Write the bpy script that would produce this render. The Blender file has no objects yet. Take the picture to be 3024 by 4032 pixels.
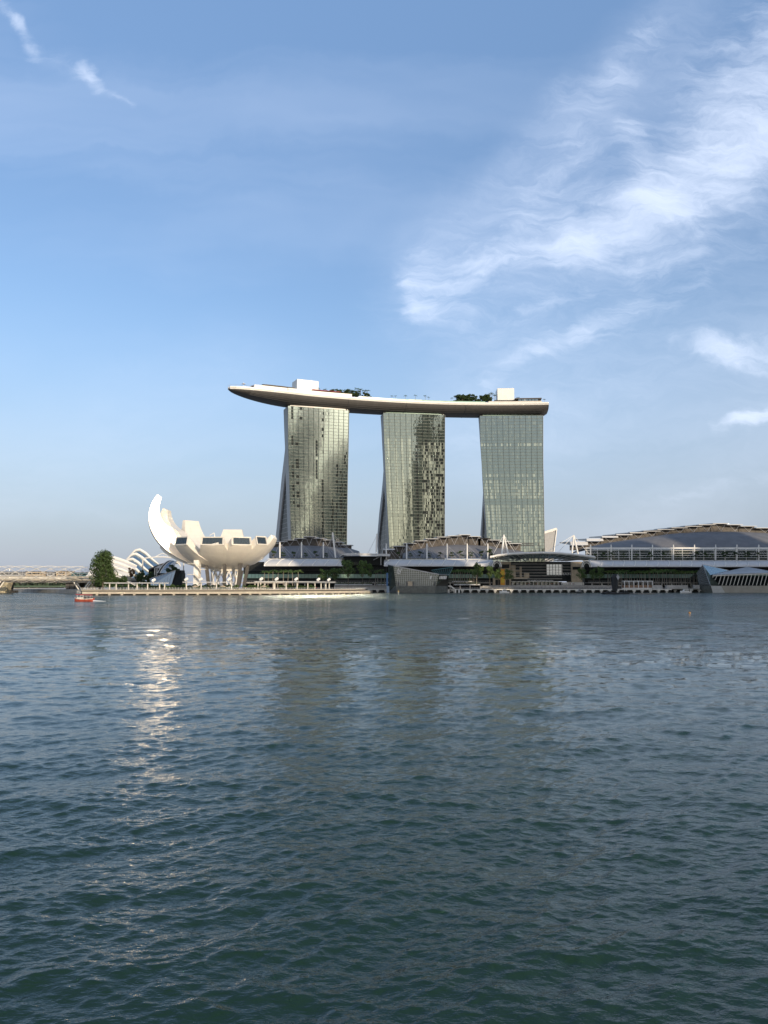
import bpy, bmesh, math, random
import numpy as np
from mathutils import Vector, Matrix
R = math.radians
rnd = random.Random(7)
C = bpy.context.scene.collection
sc = bpy.context.scene

# ------------------------------------------------------------------ camera
CAMH = 6.0
PITCH = math.atan((2304 - 2016) / 3136.0)
FPX = 3136.0
cam_d = bpy.data.cameras.new('camera'); cam = bpy.data.objects.new('camera', cam_d); C.objects.link(cam)
cam_d.sensor_fit = 'HORIZONTAL'; cam_d.sensor_width = 36.0; cam_d.lens = 36.0 * 3136 / 3024
cam_d.clip_start = 0.5; cam_d.clip_end = 20000
cam.location = (0, 0, CAMH); cam.rotation_euler = (R(90) + PITCH, 0, 0)
sc.camera = cam

# ------------------------------------------------------------------ light
SUN_AZ = 35.0      # degrees to the right of straight behind the camera
SUN_EL = 16.0
sun_d = bpy.data.lights.new('sun', 'SUN'); sun_d.energy = 3.7; sun_d.angle = R(0.5); sun_d.color = (1.0, 0.83, 0.61)
sun = bpy.data.objects.new('sun', sun_d); C.objects.link(sun)
sdir = Vector((math.sin(R(SUN_AZ)) * math.cos(R(SUN_EL)), -math.cos(R(SUN_AZ)) * math.cos(R(SUN_EL)), math.sin(R(SUN_EL))))
sun.rotation_euler = sdir.to_track_quat('Z', 'Y').to_euler()
sun.location = (400, -600, 500)

world = bpy.data.worlds.new('World'); sc.world = world; world.use_nodes = True
wt = world.node_tree; wt.nodes.clear()
class NT:
    """small helper to write node graphs"""
    def __init__(s, t): s.t = t
    def n(s, typ, **kw):
        nd = s.t.nodes.new(typ)
        for k, v in kw.items(): setattr(nd, k, v)
        return nd
    def put(s, inp, v):
        if v is None: return
        if isinstance(v, bpy.types.NodeSocket): s.t.links.new(v, inp)
        else:
            if inp.type == 'RGBA' and len(v) == 3: v = (*v, 1)
            inp.default_value = v
    def m(s, op, a=None, b=None, c=None, clamp=False):
        nd = s.n('ShaderNodeMath', operation=op, use_clamp=clamp)
        for i, v in enumerate((a, b, c)): s.put(nd.inputs[i], v) if v is not None else None
        return nd.outputs[0]
    def vm(s, op, a=None, b=None, scale=None):
        nd = s.n('ShaderNodeVectorMath', operation=op)
        if a is not None: s.put(nd.inputs[0], a)
        if b is not None: s.put(nd.inputs[1], b)
        if scale is not None: s.put(nd.inputs['Scale'], scale)
        return nd.outputs['Value'] if op in ('LENGTH', 'DOT_PRODUCT', 'DISTANCE') else nd.outputs[0]
    def comb(s, x=0., y=0., z=0.):
        nd = s.n('ShaderNodeCombineXYZ')
        for i, v in enumerate((x, y, z)): s.put(nd.inputs[i], v)
        return nd.outputs[0]
    def sep(s, v):
        nd = s.n('ShaderNodeSeparateXYZ'); s.put(nd.inputs[0], v); return nd.outputs
    def noise(s, vec, scale, detail=3., rough=.5, dist=0., color=False):
        nd = s.n('ShaderNodeTexNoise'); s.put(nd.inputs['Vector'], vec)
        nd.inputs['Scale'].default_value = scale; nd.inputs['Detail'].default_value = detail
        nd.inputs['Roughness'].default_value = rough; nd.inputs['Distortion'].default_value = dist
        return nd.outputs['Color'] if color else nd.outputs['Fac']
    def ramp(s, v, a, b, lo=0., hi=1., smooth=True):
        nd = s.n('ShaderNodeMapRange', interpolation_type='SMOOTHSTEP' if smooth else 'LINEAR'); s.put(nd.inputs[0], v)
        nd.inputs[1].default_value = a; nd.inputs[2].default_value = b; nd.inputs[3].default_value = lo; nd.inputs[4].default_value = hi
        return nd.outputs[0]
    def mix(s, f, a, b):
        nd = s.n('ShaderNodeMix', data_type='RGBA'); s.put(nd.inputs[0], f); s.put(nd.inputs[6], a); s.put(nd.inputs[7], b)
        return nd.outputs[2]

W = NT(wt)
sky = W.n('ShaderNodeTexSky', sky_type='NISHITA', sun_disc=False)
sky.sun_elevation = R(SUN_EL); sky.sun_rotation = R(180 - SUN_AZ)
sky.altitude = 0; sky.air_density = 1.0; sky.dust_density = 1.6; sky.ozone_density = 2.6
tc = W.n('ShaderNodeTexCoord').outputs['Generated']
dx, dy, dz = W.sep(tc)
ysafe = W.m('MAXIMUM', dy, 0.05)
px = W.m('DIVIDE', dx, ysafe); pz = W.m('DIVIDE', dz, ysafe)
praw = W.comb(px, pz, 0.)
wn = W.noise(praw, 3.2, 5., .6, 0.3, True)
warp = W.vm('SCALE', W.vm('SUBTRACT', wn, (.5, .5, .5)), scale=.11)
warp2 = W.vm('SCALE', W.vm('SUBTRACT', W.noise(praw, 17., 4., .65, 0., True), (.5, .5, .5)), scale=.028)
pw0 = W.vm('ADD', W.vm('ADD', praw, warp), warp2)
pw = W.vm('MULTIPLY', pw0, (1, 1, 0))
cP, sP = math.cos(PITCH), math.sin(PITCH)
def dirp(u, v):                       # a direction of the photo as (dx/dy, dz/dy)
    zc = (2016 - v) / FPX; k = cP - sP * zc
    return ((u - 1512) / FPX / k, (sP + cP * zc) / k)
strokes = [
 (3060,520,2600,790,190,.62),(2600,790,2260,960,120,.62),(2470,520,2520,800,75,.34),(3080,120,2800,560,240,.50),
 (2280,960,1880,1030,70,.46),(1880,1030,1640,1100,70,.25),(1640,1090,1660,1230,45,.28),(1660,1240,1830,1270,50,.28),
 (2290,1175,2060,1235,26,.30),(2750,1140,2300,1320,60,.22),(2300,1320,1900,1520,34,.20),
 (2650,1375,2860,1395,34,.30),(2780,1395,3080,1385,60,.72),(2800,1420,3000,1450,26,.30),(2800,1690,2960,1668,26,.26),(2900,1668,3080,1650,46,.66),(1680,1020,1700,1250,60,.20),(1500,1250,2300,700,200,.14),(2000,900,2560,120,80,.15),(2560,120,2760,-100,60,.12),(1640,1230,2200,860,60,.20),(1900,1500,2500,1180,40,.26),(2480,1060,2700,1000,70,.24),(2600,1960,3060,1860,40,.22),
 (-20,0,60,90,40,.42),(60,90,130,190,36,.34),(130,180,330,270,52,.30),(320,240,385,340,34,.42),(385,350,520,395,24,.24),
 (2750,60,2200,380,90,.10),(2200,380,1700,950,80,.12),(3060,900,2000,1250,420,.20),(3060,300,2300,600,420,.12),
 (1350,1480,1000,1440,50,.10),(700,1900,0,1850,120,.10),(2600,1560,1900,1700,50,.10)]
rotn = W.n('ShaderNodeMapping'); W.put(rotn.inputs['Vector'], pw)
rotn.inputs['Rotation'].default_value = (0, 0, R(-32)); rotn.inputs['Scale'].default_value = (2.2, 11, 1)
fib = W.noise(rotn.outputs[0], 1.6, 7., .62, .4)
fibm = W.ramp(fib, .25, .72, .50, 1.12)
total = None
for (u0, v0, u1, v1, wd, inten) in strokes:
    A = dirp(u0, v0); B = dirp(u1, v1); wdt = wd / FPX * 1.55
    ba = (B[0] - A[0], B[1] - A[1], 0.); L2 = ba[0] ** 2 + ba[1] ** 2
    pa = W.vm('SUBTRACT', pw, (A[0], A[1], 0.))
    h = W.m('DIVIDE', W.vm('DOT_PRODUCT', pa, ba), L2, clamp=True)
    d = W.vm('LENGTH', W.vm('SUBTRACT', pa, W.vm('SCALE', ba, scale=h)))
    mk = W.ramp(d, 0., wdt, inten, 0.)
    total = mk if total is None else W.m('SUBTRACT', W.m('ADD', total, mk), W.m('MULTIPLY', total, mk))
fine = W.n('ShaderNodeMapping'); W.put(fine.inputs['Vector'], pw0)
fine.inputs['Rotation'].default_value = (0, 0, R(-40)); fine.inputs['Scale'].default_value = (5., 17, 1)
fib2 = W.noise(fine.outputs[0], 2.4, 9., .68, .8)
brk = W.m('ADD', W.m('MULTIPLY', W.m('SUBTRACT', fib, .5), 1.1), W.m('MULTIPLY', W.m('SUBTRACT', fib2, .5), 1.15))
cm = W.ramp(W.m('ADD', total, W.m('MULTIPLY', brk, W.ramp(total, .0, .35, .0, .8))), .05, 1.2, 0., .72)
front = W.ramp(dy, .05, .25)
vl = None
for (u0, v0, u1, v1, wd, inten) in [(3060,450,1900,1250,480,.13),(3060,1350,1900,1700,300,.17),(2750,0,1700,1050,200,.12),(3060,1750,2300,2150,240,.12),(900,1500,-100,1950,260,.07)]:
    A = dirp(u0, v0); B = dirp(u1, v1); wdt = wd / FPX * 1.3
    ba = (B[0] - A[0], B[1] - A[1], 0.); L2 = ba[0] ** 2 + ba[1] ** 2
    pa = W.vm('SUBTRACT', pw, (A[0], A[1], 0.))
    h = W.m('DIVIDE', W.vm('DOT_PRODUCT', pa, ba), L2, clamp=True)
    mk = W.ramp(W.vm('LENGTH', W.vm('SUBTRACT', pa, W.vm('SCALE', ba, scale=h))), 0., wdt, inten, 0.)
    vl = mk if vl is None else W.m('ADD', vl, mk)
vl = W.m('MULTIPLY', vl, W.ramp(fib2, .2, .8, .6, 1.3))
cm = W.m('ADD', cm, W.m('MULTIPLY', vl, W.m('SUBTRACT', 1.0, cm)))
cm = W.m('MULTIPLY', cm, front)
# thin cirrus over the rest of the dome, and behind the camera
gen = W.ramp(W.noise(W.vm('MULTIPLY', tc, (1, 1, 3)), 2.1, 6., .6, .6), .48, .78, 0., .55)
genf = W.m('MULTIPLY', gen, W.m('SUBTRACT', 1.0, front))
veil = W.m('MULTIPLY', W.ramp(W.noise(rotn.outputs[0], .5, 4., .55, .5), .42, .75), .14)
cm = W.m('ADD', W.m('ADD', cm, genf), veil, clamp=True)
hz = W.ramp(W.m('ABSOLUTE', dz), 0.0, .36, .80, 0.)
SKYG = W.mix(1.0, sky.outputs[0], (1, 1, 1)); SKYG.node.blend_type = 'MULTIPLY'
W.put(SKYG.node.inputs[7], (1.08, 1.05, 1.05))
hzf = W.m('MULTIPLY', hz, W.ramp(dy, -.4, .3))
skyh = W.mix(hzf, SKYG, (2.3, 2.58, 3.3))
west = W.m('MULTIPLY', W.ramp(dy, .15, -.35, 0., .78), W.ramp(dz, .9, .3))
skyh = W.mix(west, skyh, (4.0, 4.25, 4.6))     # unseen veil added behind the viewer to dim the yellow mirrored in the towers
up = W.m('MULTIPLY', W.ramp(dz, .18, .85, 0., .34), front)
skyu = W.mix(up, skyh, (2.1, 3.7, 6.5))
skyc = W.mix(cm, skyu, (5.3, 5.9, 7.1))
bg = W.n('ShaderNodeBackground'); W.put(bg.inputs[0], skyc); bg.inputs[1].default_value = 0.15
wo = W.n('ShaderNodeOutputWorld'); wt.links.new(bg.outputs[0], wo.inputs[0])

vs = sc.view_settings; sc.display_settings.display_device = 'sRGB'
vs.view_transform = 'Standard'; vs.look = 'None'; vs.exposure = 0.3; vs.gamma = 1.0
sc.cycles.use_denoising = True
sc.cycles.max_bounces = 6; sc.cycles.diffuse_bounces = 3; sc.cycles.glossy_bounces = 4; sc.cycles.transmission_bounces = 4
sc.cycles.sample_clamp_indirect = 250; sc.cycles.blur_glossy = 0.0

# ------------------------------------------------------------------ helpers
def P(u, v, Y):
    """point at depth Y (metres in front of the viewer's spot) seen at photo pixel u, v"""
    a, b = dirp(u, v)
    return Vector((a * Y, Y, CAMH + b * Y))
def X(u, Y): return (u - 1512) / FPX * Y
def Z(v, Y): return CAMH + dirp(1512, v)[1] * Y

def tag(o, label=None, cat=None, group=None, kind=None):
    if label: o['label'] = label
    if cat: o['category'] = cat
    if group: o['group'] = group
    if kind: o['kind'] = kind
    return o
def thing(name, loc, label, cat, group=None, rz=0):
    o = bpy.data.objects.new(name, None); C.objects.link(o); o.empty_display_size = .5
    o.location = loc; o.rotation_euler = (0, 0, rz)
    return tag(o, label, cat, group)

class MB:
    def __init__(s): s.v = []; s.f = []; s.mi = []
    def add(s, vs, fs, mi=0):
        k = len(s.v); s.v += [tuple(p) for p in vs]; s.f += [tuple(i + k for i in f) for f in fs]; s.mi += [mi] * len(fs); return s
    def quad(s, a, b, c, d, mi=0): return s.add([a, b, c, d], [(0, 1, 2, 3)], mi)
    def box(s, x0, y0, z0, x1, y1, z1, mi=0):
        v = [(x0,y0,z0),(x1,y0,z0),(x1,y1,z0),(x0,y1,z0),(x0,y0,z1),(x1,y0,z1),(x1,y1,z1),(x0,y1,z1)]
        return s.add(v, [(0,3,2,1),(4,5,6,7),(0,1,5,4),(1,2,6,5),(2,3,7,6),(3,0,4,7)], mi)
    def cbox(s, c, sx, sy, sz, rz=0, mi=0):
        """box standing on c"""
        q = Matrix.Rotation(rz, 3, 'Z'); c = Vector(c)
        v = [c + q @ Vector((a * sx / 2, b * sy / 2, h * sz)) for h in (0, 1) for (a, b) in ((-1,-1),(1,-1),(1,1),(-1,1))]
        return s.add(v, [(0,3,2,1),(4,5,6,7),(0,1,5,4),(1,2,6,5),(2,3,7,6),(3,0,4,7)], mi)
    def hexa(s, b4, t4, mi=0):
        return s.add(list(b4) + list(t4), [(0,3,2,1),(4,5,6,7),(0,1,5,4),(1,2,6,5),(2,3,7,6),(3,0,4,7)], mi)
    def prism(s, pts, dvec, mi=0):
        n = len(pts); d = Vector(dvec)
        v = [Vector(p) for p in pts] + [Vector(p) + d for p in pts]
        f = [tuple(range(n))[::-1], tuple(range(n, 2 * n))] + [(i, (i + 1) % n, n + (i + 1) % n, n + i) for i in range(n)]
        return s.add(v, f, mi)
    def tube(s, pts, r, n=6, mi=0, cap=True):
        pts = [Vector(p) for p in pts]; rr = r if isinstance(r, (list, tuple)) else [r] * len(pts)
        rings = []
        for i, p in enumerate(pts):
            t = (pts[min(i + 1, len(pts) - 1)] - pts[max(i - 1, 0)]).normalized()
            up = Vector((0, 0, 1)) if abs(t.z) < .93 else Vector((0, 1, 0))
            a = t.cross(up).normalized(); b = a.cross(t)
            rings.append([p + (a * math.cos(2*math.pi*k/n) + b * math.sin(2*math.pi*k/n)) * rr[i] for k in range(n)])
        v = [q for g in rings for q in g]; f = []
        for i in range(len(pts) - 1):
            for k in range(n): f.append((i*n+k, i*n+(k+1)%n, (i+1)*n+(k+1)%n, (i+1)*n+k))
        if cap: f += [tuple(range(n))[::-1], tuple(range((len(pts)-1)*n, len(pts)*n))]
        return s.add(v, f, mi)
    def beam(s, p, q, w, h=None, mi=0):
        h = h or w; p = Vector(p); q = Vector(q); t = (q - p).normalized()
        up = Vector((0, 0, 1)) if abs(t.z) < .97 else Vector((0, 1, 0))
        a = t.cross(up).normalized() * w / 2; b = a.cross(t).normalized() * h / 2
        return s.hexa([p-a-b, p+a-b, p+a+b, p-a+b], [q-a-b, q+a-b, q+a+b, q-a+b], mi)
    def lathe(s, c, prof, n=12, mi=0):
        c = Vector(c); v = []; f = []
        for (r, z) in prof:
            v += [c + Vector((r*math.cos(2*math.pi*k/n), r*math.sin(2*math.pi*k/n), z)) for k in range(n)]
        for i in range(len(prof) - 1):
            for k in range(n): f.append((i*n+k, i*n+(k+1)%n, (i+1)*n+(k+1)%n, (i+1)*n+k))
        f += [tuple(range(n))[::-1], tuple(range((len(prof)-1)*n, len(prof)*n))]
        return s.add(v, f, mi)
    def grid(s, rows, mi=0, closed=False):
        """rows: equal-length lists of points"""
        n = len(rows[0]); v = [p for r in rows for p in r]; f = []
        for i in range(len(rows) - 1):
            for k in range(n if closed else n - 1): f.append((i*n+k, i*n+(k+1)%n, (i+1)*n+(k+1)%n, (i+1)*n+k))
        return s.add(v, f, mi)
    def build(s, name, mat, parent=None, smooth=False):
        o = Vector(parent.matrix_basis.translation) if parent is not None else Vector((0, 0, 0))
        chain = parent.parent if parent is not None else None
        while chain is not None: o += chain.matrix_basis.translation; chain = chain.parent
        me = bpy.data.meshes.new(name)
        if parent is not None: me.from_pydata([(x-o.x, y-o.y, z-o.z) for x, y, z in s.v], [], s.f)
        else: me.from_pydata(s.v, [], s.f)
        for m in (mat if isinstance(mat, (list, tuple)) else [mat]): me.materials.append(m)
        if isinstance(mat, (list, tuple)): me.polygons.foreach_set('material_index', s.mi)
        bm = bmesh.new(); bm.from_mesh(me)
        bmesh.ops.recalc_face_normals(bm, faces=bm.faces); bm.to_mesh(me); bm.free()
        if smooth: me.polygons.foreach_set('use_smooth', [True] * len(me.polygons))
        ob = bpy.data.objects.new(name, me); C.objects.link(ob)
        if parent is not None: ob.parent = parent
        return ob
def kids(o): return [c for c in bpy.data.objects if c.parent is o]
KID = {}
def copy_tree(o, parent=None, label=None, group=None):
    c = o.copy(); C.objects.link(c); c.parent = parent
    if o.name not in KID: KID[o.name] = [k.name for k in o.children]
    for k in KID[o.name]: copy_tree(bpy.data.objects[k], c)
    if label: c['label'] = label
    if group: c['group'] = group
    return c

# ------------------------------------------------------------------ materials
M = {}
def mat(name, col, rough=.6, metal=0., var=.12, nscale=.6, spec=.5, bump=0., streak=False):
    m = bpy.data.materials.new(name); m.use_nodes = True; t = NT(m.node_tree); m.node_tree.nodes.clear()
    bs = t.n('ShaderNodeBsdfPrincipled'); out = t.n('ShaderNodeOutputMaterial'); m.node_tree.links.new(bs.outputs[0], out.inputs[0])
    geo = t.n('ShaderNodeNewGeometry').outputs['Position']
    vec = t.vm('MULTIPLY', geo, (1, 1, .18)) if streak else geo
    nz = t.noise(vec, nscale, 4., .6)
    lo = tuple(c * (1 - var) for c in col); hi = tuple(min(1, c * (1 + var)) for c in col)
    t.put(bs.inputs['Base Color'], t.mix(t.ramp(nz, .3, .7), lo, hi))
    bs.inputs['Roughness'].default_value = rough; bs.inputs['Metallic'].default_value = metal
    bs.inputs['Specular IOR Level'].default_value = spec
    if bump:
        b = t.n('ShaderNodeBump'); b.inputs['Strength'].default_value = bump; t.put(b.inputs['Height'], t.noise(geo, nscale * 6, 3.)); t.put(bs.inputs['Normal'], b.outputs[0])
    M[name] = m; return m
def glassy(name, col, refl, tint=(.43, .545, .56), rough=.04, var=.25, nscale=.3, wob=0., glint=0.):
    """coated glazing: part mirror, part what is behind it"""
    m = bpy.data.materials.new(name); m.use_nodes = True; t = NT(m.node_tree); m.node_tree.nodes.clear()
    out = t.n('ShaderNodeOutputMaterial'); mx = t.n('ShaderNodeMixShader'); gl = t.n('ShaderNodeBsdfGlossy'); df = t.n('ShaderNodeBsdfDiffuse')
    geo = t.n('ShaderNodeNewGeometry').outputs['Position']
    nz = t.noise(geo, nscale, 3., .6)
    t.put(df.inputs[0], t.mix(t.ramp(nz, .3, .7), tuple(c*(1-var) for c in col), tuple(c*(1+var) for c in col)))
    t.put(gl.inputs[0], tint); gl.inputs['Roughness'].default_value = rough
    if wob:
        b = t.n('ShaderNodeBump'); b.inputs['Strength'].default_value = 1.0; b.inputs['Distance'].default_value = wob
        t.put(b.inputs['Height'], t.noise(geo, .35, 2., .5)); t.put(gl.inputs['Normal'], b.outputs[0])
    mx.inputs[0].default_value = refl
    m.node_tree.links.new(df.outputs[0], mx.inputs[1]); m.node_tree.links.new(gl.outputs[0], mx.inputs[2])
    last = mx.outputs[0]
    if glint:      # slightly uneven panes spread the mirrored sun a little
        g2 = t.n('ShaderNodeBsdfAnisotropic' if False else 'ShaderNodeBsdfGlossy'); g2.distribution = 'BECKMANN'; g2.inputs['Roughness'].default_value = .15
        t.put(g2.inputs[0], (.84, .97, .95)); m2 = t.n('ShaderNodeMixShader'); m2.inputs[0].default_value = glint
        m.node_tree.links.new(last, m2.inputs[1]); m.node_tree.links.new(g2.outputs[0], m2.inputs[2]); last = m2.outputs[0]
    m.node_tree.links.new(last, out.inputs[0])
    M[name] = m; return m
# ------------------------------------------------------------------ water
def water():
    az_f = np.linspace(R(-33), R(33), 760)
    az_c = np.linspace(R(33), R(327), 60)[1:-1]
    az = np.concatenate([az_f, az_c]); na = len(az)
    rs = [1.0, 3.0, 5.0, 6.5]
    r = 7.5
    while r < 1100: rs.append(r); r += max(.028, r * r / (CAMH * 796) * .6)
    rs += [1400, 1900, 2600, 4000, 7000, 12000, 18000]
    r = np.array(rs); nr = len(r)
    A, RR = np.meshgrid(az, r)
    x = RR * np.sin(A); y = RR * np.cos(A)
    dr = np.gradient(r)[:, None] * np.ones((1, na)); da = np.gradient(az); da[:760] = az_f[1] - az_f[0]; da[760:] = .1
    sp_r = dr; sp_a = RR * da[None, :]
    rg = np.random.RandomState(11)
    z = np.zeros_like(x); ddx = np.zeros_like(x); ddy = np.zeros_like(x)
    N = 120; lam = np.exp(np.linspace(math.log(.13), math.log(9), N))
    gust = .85 + .3 * np.sin(x * .021 + 1.3) * np.sin(y * .013 + x * .004) + .2 * np.sin(x * .06 - y * .045 + 2.)
    for L in lam:
        th = rg.normal(0, R(36)) + R(-12)                     # crests run mostly across the view
        kx, ky = math.sin(th), math.cos(th); k = 2 * math.pi / L
        sl = .0235 * (1.2 if .2 < L < .95 else .8) * (.75 if L > 1.6 else 1) * (.6 if L > 4 else 1)
        amp = sl / k
        ph = rg.uniform(0, 6.283)
        eff = np.abs(ky) * sp_r + np.abs(kx) * sp_a
        fade = np.clip((L / np.maximum(eff, 1e-6) - 1.9) / 1.3, 0, 1)
        a = k * (kx * x + ky * y) + ph
        z += amp * gust * fade * np.sin(a)
        cc = .8 * amp * fade * gust * np.cos(a)
        ddx += cc * kx; ddy += cc * ky                          # Gerstner: sharper crests
    x2 = x + ddx; y2 = y + ddy
    v = np.stack([x2, y2, z], -1).reshape(-1, 3)
    v = np.vstack([v, [[0, 0, 0]]])
    i = np.arange(nr - 1)[:, None] * na; j = np.arange(na)[None, :]; jn = (j + 1) % na
    q = np.stack([i + j, i + na + j, i + na + jn, i + jn], -1).reshape(-1, 4)
    nq = len(q); me = bpy.data.meshes.new('water')
    tri = np.stack([np.full(na, len(v) - 1), np.arange(na), (np.arange(na) + 1) % na], -1)
    me.vertices.add(len(v)); me.vertices.foreach_set('co', v.ravel())
    me.loops.add(nq * 4 + na * 3); me.loops.foreach_set('vertex_index', np.concatenate([q.ravel(), tri.ravel()]))
    me.polygons.add(nq + na)
    me.polygons.foreach_set('loop_start', np.concatenate([np.arange(nq) * 4, nq * 4 + np.arange(na) * 3]))
    me.polygons.foreach_set('loop_total', np.concatenate([np.full(nq, 4), np.full(na, 3)]))
    me.polygons.foreach_set('use_smooth', np.ones(nq + na, bool))
    me.update(); me.validate()
    m = bpy.data.materials.new('water'); m.use_nodes = True; t = NT(m.node_tree); m.node_tree.nodes.clear()
    bs = t.n('ShaderNodeBsdfPrincipled'); out = t.n('ShaderNodeOutputMaterial'); m.node_tree.links.new(bs.outputs[0], out.inputs[0])
    pos = t.n('ShaderNodeNewGeometry').outputs['Position']
    dist = t.vm('LENGTH', pos)
    big = t.noise(t.vm('MULTIPLY', pos, (.5, 1, 1)), .03, 4., .6)
    t.put(bs.inputs['Base Color'], t.mix(t.ramp(big, .3, .7), (.008, .025, .015), (.013, .033, .021)))
    bs.inputs['IOR'].default_value = 1.33; bs.inputs['Specular IOR Level'].default_value = .5
    t.put(bs.inputs['Roughness'], t.m('ADD', t.ramp(dist, 15, 450, .03, .13), t.m('MULTIPLY', t.ramp(big, .35, .65), .05)))
    p2 = t.vm('MULTIPLY', pos, (.62, 1.15, 1.))
    h1 = t.noise(p2, 5.5, 3., .6, .3); h2 = t.noise(p2, 1.3, 4., .6, .4); h3 = t.noise(t.vm('MULTIPLY', pos, (.4, 1, 1)), .22, 5., .62, .3)
    near = t.ramp(dist, 15, 70, 1., .35); far = t.ramp(dist, 30, 160, .0, 1.); vfar = t.ramp(dist, 80, 400, 0., 1.)
    h = t.m('ADD', t.m('MULTIPLY', h1, t.m('MULTIPLY', near, .035)), t.m('ADD', t.m('MULTIPLY', h2, t.m('MULTIPLY', far, .3)), t.m('MULTIPLY', h3, t.m('MULTIPLY', vfar, 3.2))))
    b = t.n('ShaderNodeBump'); b.inputs['Strength'].default_value = 1.; b.inputs['Distance'].default_value = 1.; t.put(b.inputs['Height'], h)
    def slope(vec, sc_, amp, det=3.):
        c = t.vm('SUBTRACT', t.noise(vec, sc_, det, .6, 0., True), (.5, .5, .5))
        return t.vm('SCALE', t.vm('MULTIPLY', c, (1, 1.25, 0)), scale=amp)
    s1 = slope(t.vm('MULTIPLY', pos, (.6, 1, 1)), 1.9, t.m('MULTIPLY', t.ramp(dist, 18, 70), .70))
    s2 = slope(t.vm('MULTIPLY', pos, (.30, 1, 1)), .5, t.m('MULTIPLY', t.ramp(dist, 28, 110), .95))
    s3 = slope(t.vm('MULTIPLY', pos, (.6, .30, 1)), .16, t.m('MULTIPLY', t.ramp(dist, 60, 220), .85), 5.)
    s4 = slope(t.vm('MULTIPLY', pos, (.9, .30, 1)), .055, t.m('MULTIPLY', t.ramp(dist, 140, 400), .45), 5.)
    gustn = t.ramp(t.noise(t.vm('MULTIPLY', pos, (.5, .8, 1)), .018, 3., .6, .8), .35, .65, .55, 1.25)
    s1 = t.vm('SCALE', s1, scale=gustn); s2 = t.vm('SCALE', s2, scale=gustn); s3 = t.vm('ADD', s3, s4)
    nn = t.vm('NORMALIZE', t.vm('ADD', b.outputs[0], t.vm('ADD', s1, t.vm('ADD', s2, s3))))
    t.put(bs.inputs['Normal'], nn)
    me.materials.append(m)
    o = bpy.data.objects.new('water', me); C.objects.link(o); tag(o, kind='structure')
water()
# ------------------------------------------------------------------ materials of the place
mat('concrete', (.36,.34,.31), .8, var=.18, nscale=.4, streak=True)
mat('pale_concrete', (.58,.55,.49), .7, var=.10, nscale=.3)
mat('white_paint', (.72,.70,.66), .45, var=.04, nscale=.3)
mat('white_roof', (.50,.50,.50), .5, var=.05, nscale=.3)
mat('grey_panel', (.33,.33,.33), .55, var=.10, nscale=.5)
mat('grey_roof', (.13,.13,.135), .6, var=.12, nscale=.15)
mat('brown_louvre', (.075,.064,.055), .6, var=.2, nscale=.5)
mat('dark_metal', (.05,.052,.055), .45, var=.2)
mat('dark_glass', (.010,.014,.015), .3, var=.3, spec=.14)
mat('steel', (.42,.42,.43), .4, metal=.4, var=.1)
mat('black_cloth', (.018,.020,.022), .75, var=.3, nscale=1.)
mat('stone_beige', (.46,.37,.26), .75, var=.15, nscale=.5)
mat('grass', (.07,.10,.035), .95, var=.3, nscale=.3)
mat('orange_panel', (.75,.33,.03), .6, var=.05)
mat('blue_panel', (.10,.22,.45), .5, var=.1)
mat('red_paint', (.38,.07,.04), .5, var=.15)
mat('dark_red', (.25,.03,.035), .6, var=.2)
mat('yellow_paint', (.70,.48,.05), .6, var=.1)
mat('wood', (.20,.12,.07), .7, var=.25)
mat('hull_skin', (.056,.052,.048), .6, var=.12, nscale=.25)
mat('green_glass', (.30,.46,.38), .25, var=.15, nscale=.2)
mat('spandrel', (.12,.14,.12), .5, var=.2, nscale=.05)
mat('fin', (.05,.062,.055), .45, var=.2)
mat('skin', (.45,.28,.2), .6, var=.1)
glassy('facade_glass', (.045,.065,.052), .45, (.44,.56,.52), rough=.035, wob=.02, glint=.44)
glassy('facade_curtain', (.17,.205,.16), .36, (.44,.56,.52), rough=.05, var=.14, nscale=.12, glint=.44)
glassy('facade_sheer', (.09,.12,.095), .40, (.44,.56,.52), rough=.045, var=.2, nscale=.2, glint=.44)
glassy('facade_open', (.012,.014,.014), .10, rough=.1)
glassy('calm_glass', (.06,.075,.060), .42, (.47,.555,.53), rough=.035, wob=.02)
glassy('calm_curtain', (.33,.37,.31), .30, (.47,.555,.53), rough=.05, var=.14, nscale=.12)
glassy('calm_sheer', (.15,.175,.145), .36, (.47,.555,.53), rough=.045, var=.2, nscale=.2)
glassy('blue_glass', (.05,.085,.11), .35, (.75,.85,.95), .06, wob=.02)
glassy('pale_glass', (.20,.25,.24), .45, (.85,.93,.92), .08, wob=.03)
glassy('deep_glass', (.03,.045,.045), .30, (.7,.8,.8), .05, wob=.03)
glassy('shop_glass', (.045,.055,.045), .12, (.8,.85,.75), .06, wob=.03)

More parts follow.
